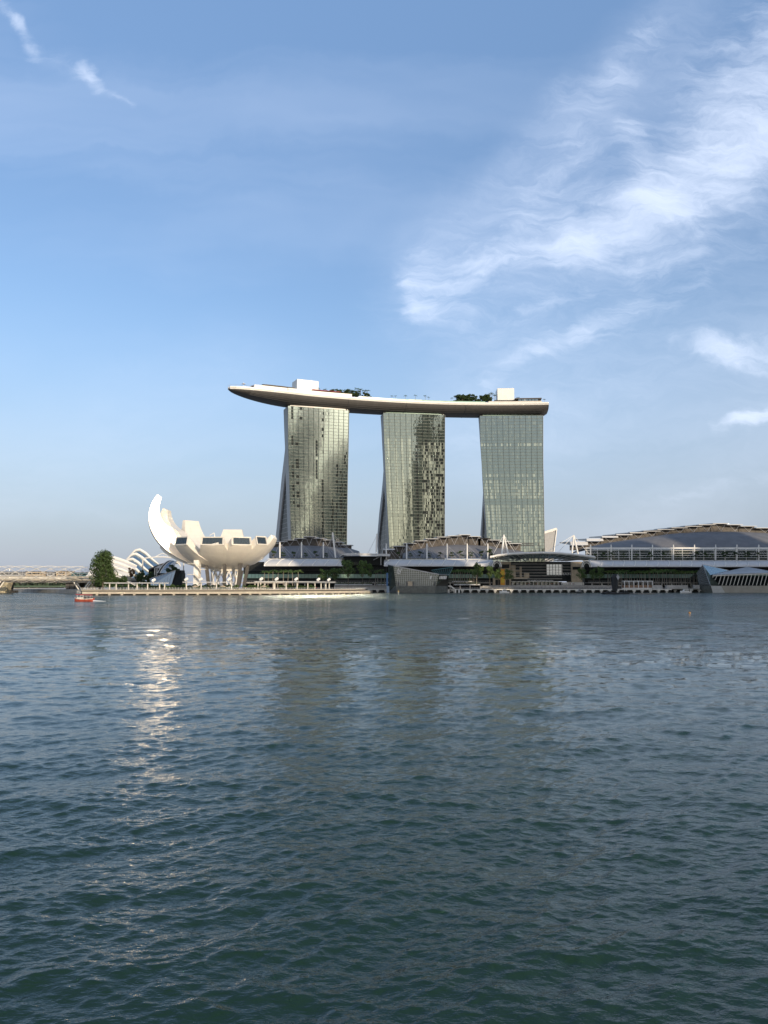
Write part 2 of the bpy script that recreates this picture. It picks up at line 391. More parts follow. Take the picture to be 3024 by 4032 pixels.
# ------------------------------------------------------------------ hotel towers
def interp(tab, z):
    if z <= tab[0][0]: return tab[0][1]
    for (a, p), (b, q) in zip(tab, tab[1:]):
        if z <= b: return p + (q - p) * (z - a) / (b - a)
    return tab[-1][1]
def tower(label, rot, YL, YR, left, right, sil, gapL, gapR, lean, bays, per, pattern, vents, seed, ztop=None):
    """edge lists are (u, v) readings of one corner line of the tower, turned into metres at the depth of that corner"""
    rr = random.Random(seed)
    n = Vector((-math.sin(R(rot)), math.cos(R(rot)), 0)); tdir = Vector((math.cos(R(rot)), math.sin(R(rot)), 0))
    def lf(z): return lean * (1 - (z / 190) ** 2)
    def line(tab, Y):
        out = []
        for (u, v) in tab:
            z = Z(v, Y); yy = Y + lf(z) ; p = P(u, v, yy); out.append((z, p.x))
        return sorted(out)
    zt = Z(left[0][1], YL)
    zR = Z(right[0][1], YR); zt = (zt + zR) / 2 if ztop is None else ztop
    LT = line(left, YL); RT = line(right, YR)
    def FL(z): return Vector((interp(LT, z), YL + lf(z), z))
    def FR(z): return Vector((interp(RT, z), YR + lf(z), z))
    def dep(tab):
        """depth behind the front corner at which a corner line shows at u"""
        out = []
        for (u, v) in tab:
            lo, hi = 0., 120.
            for _ in range(40):
                mid = (lo + hi) / 2
                z = Z(v, YL + mid); p = FL(z) + n * mid
                uu = 1512 + FPX * p.x / p.y * (cP - sP * (2016 - v) / FPX)
                if uu > u: lo = mid
                else: hi = mid
            out.append((Z(v, YL + lo), lo))
        return sorted(out)
    S = dep(sil); GL = dep(gapL); GR = dep(gapR); zap = max(GL[-1][0], GR[-1][0])
    root = thing('hotel_tower', FL(4) + tdir * 30, label, 'hotel tower', 'the three hotel towers under the roof park')
    root.location.z = 2.8
    zs = sorted([2.8, zap - .01, zap] + [4 + (zt - 4) * i / 40 for i in range(41)])
    def slab(z0, d0, d1, inset=0., name='wing', mt='grey_panel', zmax=None):
        m = MB(); rows = []
        for z in zs:
            if z < z0 - .01 or (zmax and z > zmax): continue
            a = FL(z); b = FR(z); e = tdir * inset
            rows.append([a + e + n * d0(z), b - e + n * d0(z), b - e + n * d1(z), a + e + n * d1(z)])
        m.grid(rows, closed=True); m.add(rows[-1], [(0, 1, 2, 3)]); m.add(rows[0], [(3, 2, 1, 0)])
        return m.build(name, M[mt], root)
    slab(0, lambda z: .5, lambda z: min(interp(GR, z), interp(S, z)) if z < zap - .005 else interp(S, z), name='front_wing')
    slab(0, lambda z: max(interp(GL, z), .6), lambda z: interp(S, z), name='rear_wing', zmax=zap)
    slab(0, lambda z: interp(GR, z) - .2, lambda z: interp(GL, z) + .2, inset=1.6, name='atrium_glass', mt='dark_glass', zmax=zap)
    # atrium glazing bars
    m = MB()
    z = 8.
    while z < zap - 3:
        a = FL(z) + tdir * 1.45; d0, d1 = interp(GR, z), interp(GL, z)
        if d1 - d0 > .8: m.beam(a + n * d0, a + n * d1, .12, .2)
        z += 5
    zz_ = [8 + (zap - 12) * k / 10 for k in range(11)]
    for z0, z1 in zip(zz_, zz_[1:]):
        f_ = lambda z: FL(z) + tdir * 1.45 + n * ((interp(GR, z) + interp(GL, z)) / 2)
        m.beam(f_(z0), f_(z1), .15, .15)
    m.build('atrium_glazing_bars', M['steel'], root)
    nf = 55; nc = bays * per
    wv = [(rr.uniform(.05, .5), rr.uniform(.05, .5), rr.uniform(0, 6)) for _ in range(5)]
    def wx(a, b): return sum(math.sin(p * a + q * b + c) for p, q, c in wv) / 5
    f = MB()
    def pt(i, j):
        z = 4.5 + (zt - 4.5) * j / nf; a = FL(z); b = FR(z); return a + (b - a) * (i / nc)
    for j in range(nf):
        for i in range(nc):
            q = [pt(i, j), pt(i + 1, j), pt(i + 1, j + 1), pt(i, j + 1)]
            tx = rr.gauss(0, .0011) + .004 * wx(i, j); ty = rr.gauss(0, .0011) + .003 * wx(j, i + 40)
            q[0] = q[0] - n * (tx + ty); q[1] = q[1] - n * (-tx + ty); q[2] = q[2] + n * (tx + ty); q[3] = q[3] + n * (-tx + ty)
            f.quad(*q, mi=pattern(i / nc, (j + .5) / nf, i, j, rr))
    f.build('curtain_wall', [M[k] for k in (('facade_glass', 'facade_curtain', 'facade_sheer', 'facade_open') if rot > 15 else ('calm_glass', 'calm_curtain', 'calm_sheer', 'facade_open'))], root)
    m = MB()
    for j in range(nf + 1):
        a = pt(0, j) - n * .16; b = pt(nc, j) - n * .16
        m.beam(a, b, .28, .30)
    m.build('floor_bands', M['spandrel'], root)
    m = MB(); zz = [4.5 + (zt - 4.5) * k / 14 for k in range(15)]
    for k in range(bays + 1):
        pts = [FL(z) + (FR(z) - FL(z)) * (k / bays) - n * .5 for z in zz]
        for a, b in zip(pts, pts[1:]): m.beam(a, b, .2, .55)
    m.build('vertical_fins', M['fin'], root)
    m = MB()
    for k in range(nc + 1):
        if k % per == 0: continue
        pts = [FL(z) + (FR(z) - FL(z)) * (k / nc) - n * .04 for z in zz]
        for a, b in zip(pts, pts[1:]): m.beam(a, b, .09, .12)
    m.build('mullions', M['fin'], root)
    for (c0, c1, j) in vents:
        m = MB()
        for dz in (0., 2.0):
            z = 4.5 + (zt - 4.5) * j / nf + dz; a = FL(z); b = FR(z); p = a + (b - a) * c0; q = a + (b - a) * c1
            m.beam(p - n * .42, q - n * .42, .25, 1.0)
            if dz == 0: c_ = (p + q) / 2; m.beam(c_ - n * .42, c_ - n * .42 + Vector((0, 0, 2.0)), .2, .3)
        m.build('plant_louvre', M['dark_metal'], root)
    # corner trims of pale metal at the left end
    m = MB()
    for z0, z1 in zip(zz, zz[1:]): m.beam(FR(z0) + tdir * .25 - n * .2, FR(z1) + tdir * .25 - n * .2, .35, .6)
    m.build('corner_trim', M['grey_panel'], root)
    return dict(FL=FL, FR=FR, n=n, t=tdir, zt=zt, root=root, S=S)

def patA(cx, fy, i, j, rr):
    # dark opened rooms standing in columns, curtains elsewhere
    J = 55 - j
    def col(c, w=.022): return abs(cx - c) < w
    if col(.06) and (J in (1,2,3,4,10,11,12,19,21,22,25,26,28,30)): return 3
    if col(.135) and J in (12,17,18,19,22,24,27,28,31): return 3
    if col(.20, .03) and J in (1, 4): return 3
    if col(.23, .03) and J in (7,8,9): return 2
    if col(.46, .02) and 11 <= J <= 22 and J != 16: return 3
    if col(.565, .018) and (J in (2,4,7,9,14,23,24) or J > 24) and rr.random() < .8: return 3
    if col(.735) and J > 28 and rr.random() < .35: return 3
    if col(.81) and J > 17 and rr.random() < .4: return 3
    if col(.88) and J > 19 and rr.random() < .5: return 3
    if col(.955) and J > 12 and rr.random() < .45: return 3
    r = rr.random()
    if J < 12: return 2 if r < .35 else (1 if r < .45 else 0)
    return 2 if r < .30 else (1 if r < .36 else 0)
def patB(cx, fy, i, j, rr):
    J = 55 - j; ph = int(cx * 26)
    if cx < .46:
        if J < 9: return 2 if (ph + J) % 3 == 0 and rr.random() < .5 else 0
        if J in (47, 46, 45, 33): return 0
        k = ph % 3
        return (1 if rr.random() < .85 else 2) if k == 1 else (2 if rr.random() < .5 else 0)
    if .46 < cx < .56:
        return 3 if (.50 < cx < .545 and 10 < J < 44 and J % 4 != 0) else 0
    if cx < .61: return 0
    if J < 10: return 3 if rr.random() < .12 else 0
    if 43 < J < 47 or J > 54: return 0
    if J > 46 and not .64 < cx < .88: return 0
    k = int((cx - .61) * 22)
    if k % 2 == 1 and rr.random() < .62: return 3
    return 1 if rr.random() < .45 else (2 if rr.random() < .6 else 3)
def patC(cx, fy, i, j, rr):
    J = 55 - j; r = rr.random()
    if J < 9: return 2 if r < .18 else 0
    if J == 8 or J == 10: return 1 if r < .35 else 0
    if J < 20: return 2 if r < .08 else 0
    if J in (21, 28, 29): return 0
    if .52 < cx < .56: return 1 if J % 2 == 0 and r < .9 else 2
    if cx < .25 or cx > .58:
        k = int(cx * 30) % 2
        return 1 if (k and r < .72) else (2 if r < .75 else 0)
    return 2 if r < .72 else 0
T1 = tower('nearest glass hotel tower at the left, with a bright golden streak down its front', 20, 828, 851,
  [(1134,1599),(1135,1756),(1139,1882),(1142.5,2008),(1146,2121)], [(1373.7,1616),(1371,1756),(1368,1882),(1366,2036),(1365,2121)],
  [(1116.4,1610),(1118.7,1686),(1122.3,1767),(1117.3,1812),(1108.9,1882),(1100.5,1966),(1092,2050),(1085,2121)],
  [(1123.5,1854),(1107.5,2008),(1096.2,2121)], [(1123.5,1855),(1128,1966),(1134.1,2121)],
  5.8, 12, 5, patA, [(.04,.10,13),(.80,.86,14)], 3)
T2 = tower('middle glass hotel tower of the three, its right half mirroring dark buildings', 9.5, 864, 875,
  [(1509,1626),(1510.5,1678),(1513,1748),(1516,1818),(1520,1902),(1524.5,1986),(1528.7,2070),(1533.4,2157)], [(1751,1634),(1750.5,1900),(1750,2157)],
  [(1498.4,1639),(1502,1692),(1507.6,1804),(1509.9,1852),(1506.2,1902),(1502,1944),(1493.6,2014),(1486.6,2098),(1485,2127)],
  [(1511.8,1916),(1502,2017),(1488.9,2140)], [(1511.8,1916),(1520.3,2028),(1525.9,2135)],
  5.5, 11, 5, patB, [(.04,.26,12),(.40,.47,12),(.62,.93,12)], 5)
T3 = tower('rightmost glass hotel tower of the three, pale green all over', 0, 879, 877,
  [(1889.4,1637),(1891.4,1720),(1895,1804),(1900.6,1888),(1906.2,1958),(1911.9,2028),(1916,2098),(1919,2160)],
  [(2137.5,1636),(2137.5,1832),(2139.5,1916),(2141.7,2056),(2144.5,2168)],
  [(1883.8,1647),(1888,1706),(1896.4,1818),(1902,1938),(1901,1958),(1896,2040),(1891,2110)],
  [(1902.2,1985),(1897.8,2112)], [(1902.2,1985),(1913.3,2112)],
  0, 11, 5, patC, [(.02,.19,13),(.41,.49,13),(.575,.82,13),(.885,.91,13)], 8)

# crown of each tower: glazed storey, lift rooms and struts under the roof park
def crown(T, c0, c1, mt, h, boxes, struts):
    FL, FR, n, t = T['FL'], T['FR'], T['n'], T['t']; a = FL(T['zt']); b = FR(T['zt']); w = (b - a).length; z = T['zt']
    def slabp(s0, s1, d0, d1, z0, z1, m):
        A = a + t * (w * s0); B = a + t * (w * s1)
        q = lambda p, d, zz: Vector((p.x, p.y, zz)) + n * d
        m.hexa([q(A,d0,z0), q(B,d0,z0), q(B,d1,z0), q(A,d1,z0)], [q(A,d0,z1), q(B,d0,z1), q(B,d1,z1), q(A,d1,z1)])
    m = MB(); slabp(c0, c1, 1.5, 17, z + .02, z + h, m); m.build('crown_storey', M[mt], T['root'])
    m = MB()
    k = c0
    while k <= c1 + .001: slabp(k - .001, k + .001, 1.3, 1.48, z + .05, z + h, m); k += (c1 - c0) / 22
    slabp(c0, c1, 1.25, 1.5, z + h, z + h + .35, m)
    m.build('crown_mullions', M['pale_concrete'], T['root'])
    for (s0, s1) in boxes:
        m = MB(); slabp(s0, s1, 4, 14, z + h + .36, z + h + 3.6, m); m.build('lift_room', M['white_paint'], T['root'])
    for s in struts:
        m = MB(); p = a + t * (w * s); m.tube([Vector((p.x, p.y, z - .3)) + n * 2.4, Vector((p.x, p.y, z + 9.5)) + t * .8 + n * 4], .75, 8)
        m.build('strut', M['white_paint'], T['root'])
crown(T1, .04, .955, 'white_paint', 4.6, [(.19,.38),(.41,.55)], [.13,.38,.80,.985])
crown(T2, .045, .955, 'green_glass', 4.4, [(.27,.47),(.505,.60)], [.15,.75,.985])
crown(T3, .05, .94, 'green_glass', 4.4, [(.27,.46),(.50,.62)], [.15,.72,.975])

# ------------------------------------------------------------------ roof park
def skypark():
    # plan curve of the front edge at fascia level: (u, v of the line between fascia and belly, depth)
    # centre line in plan through tower heads
    mids = []
    for T in (T1, T2, T3):
        a, b = T['FL'](T['zt']), T['FR'](T['zt']); mids.append(((a + b) / 2 + T['n'] * 11))
    c1, c2, c3 = mids
    # circle-like quadratic through the three, parameter along x
    def quad(x):
        x1, x2, x3 = c1.x, c2.x, c3.x
        return (c1.y*(x-x2)*(x-x3)/((x1-x2)*(x1-x3)) + c2.y*(x-x1)*(x-x3)/((x2-x1)*(x2-x3)) + c3.y*(x-x1)*(x-x2)/((x3-x1)*(x3-x2)))
    xs = X(888, 795); xe = X(2166, 885)
    def cen(x): return quad(x) - (12 * ((c1.x - x) / (c1.x - xs)) ** 2 if x < c1.x else 0)
    N = 90
    st = []
    for i in range(N + 1):
        s = i / N; x = xs + (xe - xs) * s
        y = cen(x); dyx = (cen(x + 1) - cen(x - 1)) / 2; t = Vector((1, dyx, 0)).normalized(); n = Vector((-t.y, t.x, 0))
        d = (x - xs)
        hw = 19.0 * min(1, math.sin(min(1, (d + .6) / 62) * math.pi / 2) ** .54)
        st.append((s, Vector((x, y, 0)), t, n, hw, d))
    ztopv = [(896,1526),(949,1530),(1049,1538),(1148,1551),(1248,1563),(1397,1574),(1555,1583),(1760,1593),(1965,1593),(2154,1591)]
    def zf(p, hw, n):   # fascia line height, read off the photo at the depth of the front edge
        fe = p - n * hw; u = 1512 + FPX * fe.x / fe.y
        tab = ztopv; 
        for (u0, v0), (u1, v1) in zip(tab, tab[1:]):
            if u <= u1 or (u1, v1) == tab[-1]:
                k = max(0, min(1, (u - u0) / (u1 - u0))); v = v0 + (v1 - v0) * k; break
        return Z(v, fe.y)
    zfs = [zf(p, hw, n) for (s, p, t, n, hw, d) in st]
    zm = sum(zfs[20:]) / len(zfs[20:]); print('skypark fascia z', [round(z, 1) for z in zfs[::10]], zm)
    root = thing('roof_park', (c2.x, c2.y, 196), 'long boat shaped park deck lying across the tops of the three towers', 'roof park')
    belly = 9.4
    rows = []; fas = []; deck = []; par = []; ledge = []
    for i, (s, p, t, n, hw, d) in enumerate(st):
        z0 = 205.2
        dep = belly * min(1, math.sin(min(1, (d + 1) / 68) * math.pi / 2) ** .6)
        e = min(1, (xe - p.x + .01) / 6); dep *= (.55 + .45 * e)
        row = []
        for k in range(15):
            a = math.pi * k / 14; cc = -math.cos(a); sgn = 1 if cc > 0 else -1
            row.append(p + n * (hw * sgn * abs(cc) ** .8) + Vector((0, 0, z0 - dep * math.sin(a) ** .88)))
        rows.append(row)
        hf = 2.8
        q = lambda off, z: p + n * off + Vector((0, 0, z))
        fas.append([q(-hw - .05, z0 - .25), q(-hw - .35, z0 + .1), q(-hw - .35, z0 + hf), q(-hw + .5, z0 + hf), q(-hw + .5, z0), q(hw - .5, z0), q(hw - .5, z0 + hf), q(hw + .35, z0 + hf), q(hw + .35, z0 + .1), q(hw + .05, z0 - .25)])
        ledge.append(q(-hw - .62, z0 + 1.1))
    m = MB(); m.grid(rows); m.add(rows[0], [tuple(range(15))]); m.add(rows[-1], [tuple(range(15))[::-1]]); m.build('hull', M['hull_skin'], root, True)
    m = MB(); m.grid(fas, closed=True); m.add(fas[0], [tuple(range(10))]); m.add(fas[-1], [tuple(range(10))[::-1]]); m.build('fascia', M['white_paint'], root)
    m = MB()
    for a, b in zip(ledge, ledge[1:]): m.beam(a, b, .5, .35)
    m.build('fascia_rail', M['pale_concrete'], root)
    # hull seams
    m = MB()
    for i in range(4, N, 1):
        for k in (2, 3, 4, 5):
            a, b = rows[i][k], rows[i + 1][k]; n = st[i][3]
            m.beam(a - n * .06 - Vector((0, 0, .06)), b - n * .06 - Vector((0, 0, .06)), .10, .10)
    m.build('hull_seams', M['dark_metal'], root)
    for i in (30, 47, 65):
        m = MB(); r0 = [q - st[i][3] * .12 - Vector((0, 0, .12)) for q in rows[i][:10]]
        m.tube(r0, .22, 4); m.build('movement_joint', M['dark_metal'], root)
    def at(u, off=0.):      # a spot on the deck seen at u, off metres back from the front edge
        best = min(st, key=lambda q: abs(1512 + FPX * (q[1] - q[3] * (q[4] - off)).x / (q[1] - q[3] * (q[4] - off)).y * .983 - u))
        return best
    def spot(u, off, z):
        s, p, t, n, hw, d = at(u); off = min(off, 2 * hw - 1); q = p - n * (hw - off); return Vector((q.x, q.y, z)), t, n
    zd = 208.3
    def block(name, u0, u1, off0, off1, z0, z1, mt, par=root):
        m = MB()
        us = [u0 + (u1 - u0) * k / max(1, int((u1 - u0) / 14)) for k in range(max(1, int((u1 - u0) / 14)) + 1)]
        A = [spot(u, off0, 0)[0] for u in us]; B = [spot(u, off1, 0)[0] for u in us]
        rows = [[Vector((a.x, a.y, z0)), Vector((a.x, a.y, z1)), Vector((b.x, b.y, z1)), Vector((b.x, b.y, z0))] for a, b in zip(A, B)]
        m.grid(rows, closed=True); m.add(rows[0], [(0,1,2,3)]); m.add(rows[-1], [(3,2,1,0)])
        return m.build(name, M[mt], par)
    block('deck_floor', 905, 2150, 1.2, 36, 205.4, 206.6, 'concrete')
    block('restaurant_wall', 1012, 1135, 3, 22, zd - .2, zd + 3.4, 'white_paint')
    block('terrace_wall', 1135, 1385, 1.5, 24, zd + .02, zd + 3.2, 'white_paint')
    block('terrace_roof', 1240, 1340, 4, 20, zd + 5.0, zd + 5.5, 'dark_red')
    block('terrace_roof', 1335, 1385, 3, 22, zd + 3.3, zd + 3.8, 'wood')
    block('roof_canopy', 1040, 1165, 4, 26, zd + 4.4, zd + 5.0, 'brown_louvre')
    block('roof_canopy', 1060, 1140, 8, 22, zd + 5.05, zd + 6.2, 'grey_roof')
    block('glass_parapet', 1420, 1910, 1.2, 1.5, zd - .6, zd + 1.2, 'green_glass')
    block('pool_wall', 1400, 1560, 4, 8, zd - 1, zd + .8, 'white_paint')
    block('pool_wall', 1600, 1700, 4, 8, zd - 1, zd + .9, 'white_paint')
    block('pool_wall', 1735, 1900, 4, 8, zd - 1, zd + .9, 'white_paint')
    block('poolside_roof', 1612, 1668, 6, 12, zd + 2.2, zd + 2.6, 'white_paint')
    block('bar_wall', 1930, 2140, 1.5, 20, zd + .02, zd + 1.6, 'pale_concrete')
    block('club_room', 2040, 2125, 3, 18, zd + 1.62, zd + 4.2, 'deep_glass')
    block('club_roof', 2030, 2140, 2, 24, zd + 4.25, zd + 5.2, 'brown_louvre')
    block('club_roof', 1945, 2035, 6, 16, zd + 3.4, zd + 4.0, 'dark_metal')
    for k in range(13):
        q, t, n = spot(2040 + k * 7, 2.8, zd + 1.62); m = MB(); m.cbox(q, .35, .35, 2.6); m.build('window_post', M['white_paint'], root)
    # white lift blocks
    def cube(T, u0, u1, vt, vb, dep):
        s, p, t, n, hw, d = at((u0 + u1) / 2); f0, _, _ = spot(u0, 8, zd); f1, _, _ = spot(u1, 8, zd)
        zt_ = Z(vt, f0.y); base = zd + .2
        m = MB(); w = Vector((f0.x, f0.y, 0)); v = Vector((f1.x, f1.y, 0)); nn = n
        bb = [w, v, v + nn * dep, w + nn * dep]
        m.hexa([b + Vector((0,0,base)) for b in bb], [b + Vector((0,0,zt_)) for b in bb]); 
        c = m.build('lift_block', M['white_paint'], root)
        m = MB()
        tt = (v - w).normalized()
        m.hexa([b + Vector((0,0,zt_+.02)) for b in [w+tt*3+nn*3, v-tt*3+nn*3, v-tt*3+nn*(dep-3), w+tt*3+nn*(dep-3)]], [b + Vector((0,0,zt_+.5)) for b in [w+tt*3+nn*3, v-tt*3+nn*3, v-tt*3+nn*(dep-3), w+tt*3+nn*(dep-3)]])
        m.tube([w+tt*17+nn*4+Vector((0,0,zt_+.5)), w+tt*17+nn*4+Vector((0,0,zt_+2.2))], .12, 5)
        m.build('roof_vent', M['steel'], c)
    cube(T1, 1178, 1258, 1492, 1535, 17); cube(T3, 1960, 2029, 1529, 1575, 17)
    # railing of the lookout at the tip, with the little mast
    m = MB()
    prev = None
    for i, (s, p, t, n, hw, d) in enumerate(st[:16]):
        for sg in (-1, 1):
            q = p + n * (hw * sg * .97) + Vector((0, 0, zd)); m.tube([q, q + Vector((0, 0, 1.5))], .09, 4)
        if prev:
            for sg in (-1, 1):
                a = prev[0] + prev[1] * (prev[2] * sg * .97) + Vector((0, 0, zd + 1.5)); b = p + n * (hw * sg * .97) + Vector((0, 0, zd + 1.5)); m.tube([a, b], .08, 4)
        prev = (p, n, hw)
    m.build('lookout_railing', M['steel'], root)
    q, t, n = spot(960, 6, zd)
    m = MB(); m.tube([q, q + Vector((0,0,5.5))], .18, 5); m.lathe(q + Vector((0,0,3.3)), [(.1,0),(2.1,.35),(2.1,.6),(.2,1.0)], 10); m.build('lookout_mast', M['white_paint'], root)
    # red sunshades on the lookout terrace
    for u in (1002, 1015, 1028):
        q, t, n = spot(u, 7, zd); m = MB(); m.tube([q, q + Vector((0,0,2.6))], .08, 4); m.lathe(q + Vector((0,0,2.2)), [(2.0,0),(1.2,.35),(.1,.9)], 8)
        tag(m.build('parasol', M['dark_red']), 'dark red parasol on the terrace near the tip of the roof park', 'parasol', 'dark red parasols on the roof park')
    return spot, zd
park_spot, ZDECK = skypark()
# ------------------------------------------------------------------ ground and the office towers on the near shore, right of the viewer
mat('paving', (.10,.105,.10), .8)
mat('office_stone', (.10,.115,.11), .6, var=.1)
mat('office_dark', (.05,.055,.06), .3, var=.1)
def shore():
    m = MB(); m.add([(150,-900,1.6),(150,-60,1.6),(235,60,1.6),(262,300,1.6),(420,420,1.6),(1500,420,1.6),(1500,-900,1.6)], [tuple(range(7))])
    m.add([(-900,-900,1.6),(-900,-30,1.6),(150,-30,1.6),(150,-900,1.6)], [(0,1,2,3)])
    tag(m.build('pavement', M['paving']), kind='structure')
shore()
def office(x, y, w, d, h, rz, label, mt='office_stone', crown=.9):
    root = thing('office_tower', (x, y, 1.6), label, 'office tower', rz=rz)
    def part(name, mat_, fn):
        m = MB(); fn(m); o = m.build(name, mat_, None); o.parent = root; return o
    part('body', M[mt], lambda m: m.box(-w/2, -d/2, 0, w/2, d/2, h * crown))
    part('crown', M[mt], lambda m: m.box(-w*.38, -d*.38, h * crown + .01, w*.38, d*.38, h))
    def win(m):
        z = 8
        while z < h * crown - 4:
            m.box(-w/2 - .15, -d/2 + 2, z, w/2 + .15, d/2 - 2, z + 1.9); m.box(-w/2 + 2, -d/2 - .16, z + .01, w/2 - 2, d/2 + .16, z + 1.91); z += 4.1
    part('window_bands', M['office_dark'], win)
office(336, 128, 36, 34, 282, R(10), 'tallest stone office tower on the near shore, beside the water')
office(380, 170, 54, 34, 298, R(6), 'broad grey office tower, the second from the water on the near shore', 'office_stone')
office(462, 192, 58, 34, 205, R(4), 'wide office tower with a flat crown behind the promenade', 'office_dark', .96)
office(455, 60, 60, 44, 268, R(8), 'stone office tower inland of the waterside towers')
office(574, 60, 62, 44, 238, R(8), 'tall stone office tower with a set back top')
office(640, 80, 66, 44, 262, R(8), 'dark office tower near the far end of the near shore', 'office_dark')
office(730, 90, 70, 44, 275, R(8), 'stone office tower at the south end of the shore')
office(830, 90, 80, 44, 250, R(8), 'southernmost office tower of the near shore', 'office_dark')
# ------------------------------------------------------------------ land on the far shore
LAND = 2.8
def land():
    m = MB()
    edge = [(-178,478),(-168,488),(-120,497),(-60,515),(-28,548),(-20,600),(-18,664),(420,664),(800,690),(1500,700),(1500,1500),(-1500,1500),(-1500,1300),(-420,1290),(-330,700),(-205,560),(-186,500)]
    n = len(edge); m.add([(x,y,LAND) for x,y in edge] + [(x,y,-2.) for x,y in edge], [tuple(range(n))] + [(i,(i+1)%n,n+(i+1)%n,n+i) for i in range(n)])
    tag(m.build('ground', M['concrete']), kind='structure')
land()

# ------------------------------------------------------------------ lotus shaped museum
MC = Vector((X(886, 535) , 535, 0))
glassy('skylight_glass', (.016,.022,.024), .13, (.7,.8,.8), .06)
mat('column_grey', (.075,.07,.065), .7, var=.15)
def museum():
    root = thing('museum', (MC.x, MC.y, LAND), 'white lotus shaped museum with one petal sweeping far up on the left', 'museum')
    Z0 = 16.2
    def petal(azd, a, b, amax, wmax, wtip, th_tab, tipup=0., window=None, zoff=0., wa=.55, name='petal'):
        ca, sa = math.cos(R(azd)), math.sin(R(azd)); rad = Vector((ca, sa, 0)); lat = Vector((-sa, ca, 0))
        N = 26; outer = []; inner = []; halfw = []
        for i in range(N + 1):
            s = i / N; al = R(3 + (amax - 3) * s)
            r = a * math.sin(al); z = Z0 + zoff + b * (1 - math.cos(al))
            p = MC + rad * r; p.z = z
            tr = a * math.cos(al); tz = b * math.sin(al); L = math.hypot(tr, tz)
            nin = rad * (-tz / L) + Vector((0, 0, tr / L))
            if nin.z < 0 and al < R(90): nin = -nin
            up = rad * -.30 + Vector((0, 0, .95))
            k = tipup * s ** 2
            dr = (nin * (1 - k) + up * k).normalized()
            th = interp(th_tab, s)
            if s < wa: w = wmax * math.sin(s / wa * math.pi / 2) ** .75
            else: w = wmax + (wtip - wmax) * ((s - wa) / (1 - wa)) ** 1.25
            halfw.append(w); outer.append((p, w, nin)); inner.append(p + dr * th)
        K = 8; rows = []
        for (p, w, nin), q in zip(outer, inner):
            row = []
            for k in range(K + 1):
                y = w * (2 * k / K - 1); sag = (y * y) / 70.
                row.append(p + lat * y + nin * sag)
            wi = w * (.74 if azd == 195 else .96)
            row += [q + lat * wi, q - lat * wi]
            rows.append(row)
        # outer skin, sides and inner skin are one shell, with crisp edges
        m = MB(); n = K + 3
        m.grid([r[:K + 1] for r in rows])
        sh = m.build(name, M['petal_skin'], root, True)
        m = MB(); m.grid([[r[K], r[K + 1]] for r in rows], mi=0); m.grid([[r[K + 2], r[0]] for r in rows]); m.grid([[r[K + 1], r[K + 2]] for r in rows])
        m.build('petal_flank', M['petal_gloss' if azd == 195 else 'petal_skin'], sh)
        last = rows[-1]
        e = [last[0], last[K], last[K + 1], last[K + 2]]; c = sum(e, Vector()) / 4
        m = MB()
        if window:
            ins = [c + (q - c) * .86 + Vector((0, 0, -.05)) for q in e]
            nn = (e[1] - e[0]).cross(e[2] - e[1]).normalized()
            if nn.dot(rad + Vector((0,0,.3))) < 0: nn = -nn
            m.add(last[:K + 1] + [last[K + 1], last[K + 2]], [tuple(range(K + 3))], 0)
            m.build('petal_rim', M['petal_skin'], sh)
            m2 = MB(); m2.hexa([q + nn * .02 for q in ins], [q + nn * .30 for q in ins]); m2.build('skylight', M['skylight_glass'], sh)
            m3 = MB()
            for k in range(1, 6):
                A = ins[0] + (ins[1] - ins[0]) * k / 6; B = ins[3] + (ins[2] - ins[3]) * k / 6; m3.beam(A + nn * .34, B + nn * .34, .12)
            m3.build('skylight_bars', M['dark_metal'], sh)
            for A, B in zip(e, e[1:] + e[:1]):
                pass
            m4 = MB()
            for A, B in zip(e, e[1:] + e[:1]): m4.beam(A + nn * .25, B + nn * .25, .7, .7)
            m4.build('skylight_frame', M['petal_skin'], sh)
        else:
            m.add(last, [tuple(range(K + 3))], 0); m.build('petal_rim', M['petal_skin'], sh)
        return sh
    front = [(0, 3.0), (.5, 5.), (1, 5.4)]
    petal(231, 41, 28, 62.5, 8.8, 6.3, front, 1., 'pale_glass')
    petal(268, 40, 28, 61.5, 10.6, 7.4, front, 1., 'deep_glass')
    petal(298.5, 40, 28, 62, 10.2, 6.4, front, 1., 'deep_glass')
    petal(322, 40, 28, 64, 9.2, 4.4, front, 1., 'brown_louvre')
    petal(349, 37, 29, 73, 9.6, 4.2, [(0,3),(.5,6),(1,3.)], .6, None)
    # the tall petal on the left and its lower neighbours
    petal(195, 50, 34, 117, 7.4, 2.2, [(0, 4.), (.25, 9), (.55, 13.0), (.8, 7.5), (1, 3.4)], 0., None)
    petal(174, 45, 32, 108, 9.5, 3.0, [(0, 4.), (.3, 12), (.6, 13), (1, 3.8)], 0., None)
    petal(157, 57, 30, 60, 9, 6.5, [(0, 3), (.5, 6), (1, 5)], .8, None)
    petal(145, 36, 33, 93, 10.5, 6.2, [(0, 3), (.5, 7), (1, 3.)], 0., None)
    petal(93, 38, 32, 85, 11, 6.8, [(0, 3), (.5, 7), (1, 3.)], 0., None)
    petal(40, 36, 30, 74, 10, 6, [(0, 3), (.5, 7), (1, 4.)], 0., None)
    # bowl core under the petals, ring and lattice basket
    m = MB(); m.lathe((MC.x, MC.y, 0), [(1, Z0+.15),(9, Z0 + .5),(20, Z0 + 4.0),(26, Z0 + 8),(24, Z0 + 12),(1, Z0 + 9)], 40); m.build('bowl_core', M['petal_skin'], root, True)
    m = MB(); m.lathe((MC.x, MC.y, 0), [(8.3, Z0 - 1.0),(9.4, Z0 - 1.0),(9.4, Z0 + .9),(8.3, Z0 + .9)], 32); m.build('base_ring', M['pale_concrete'], root)
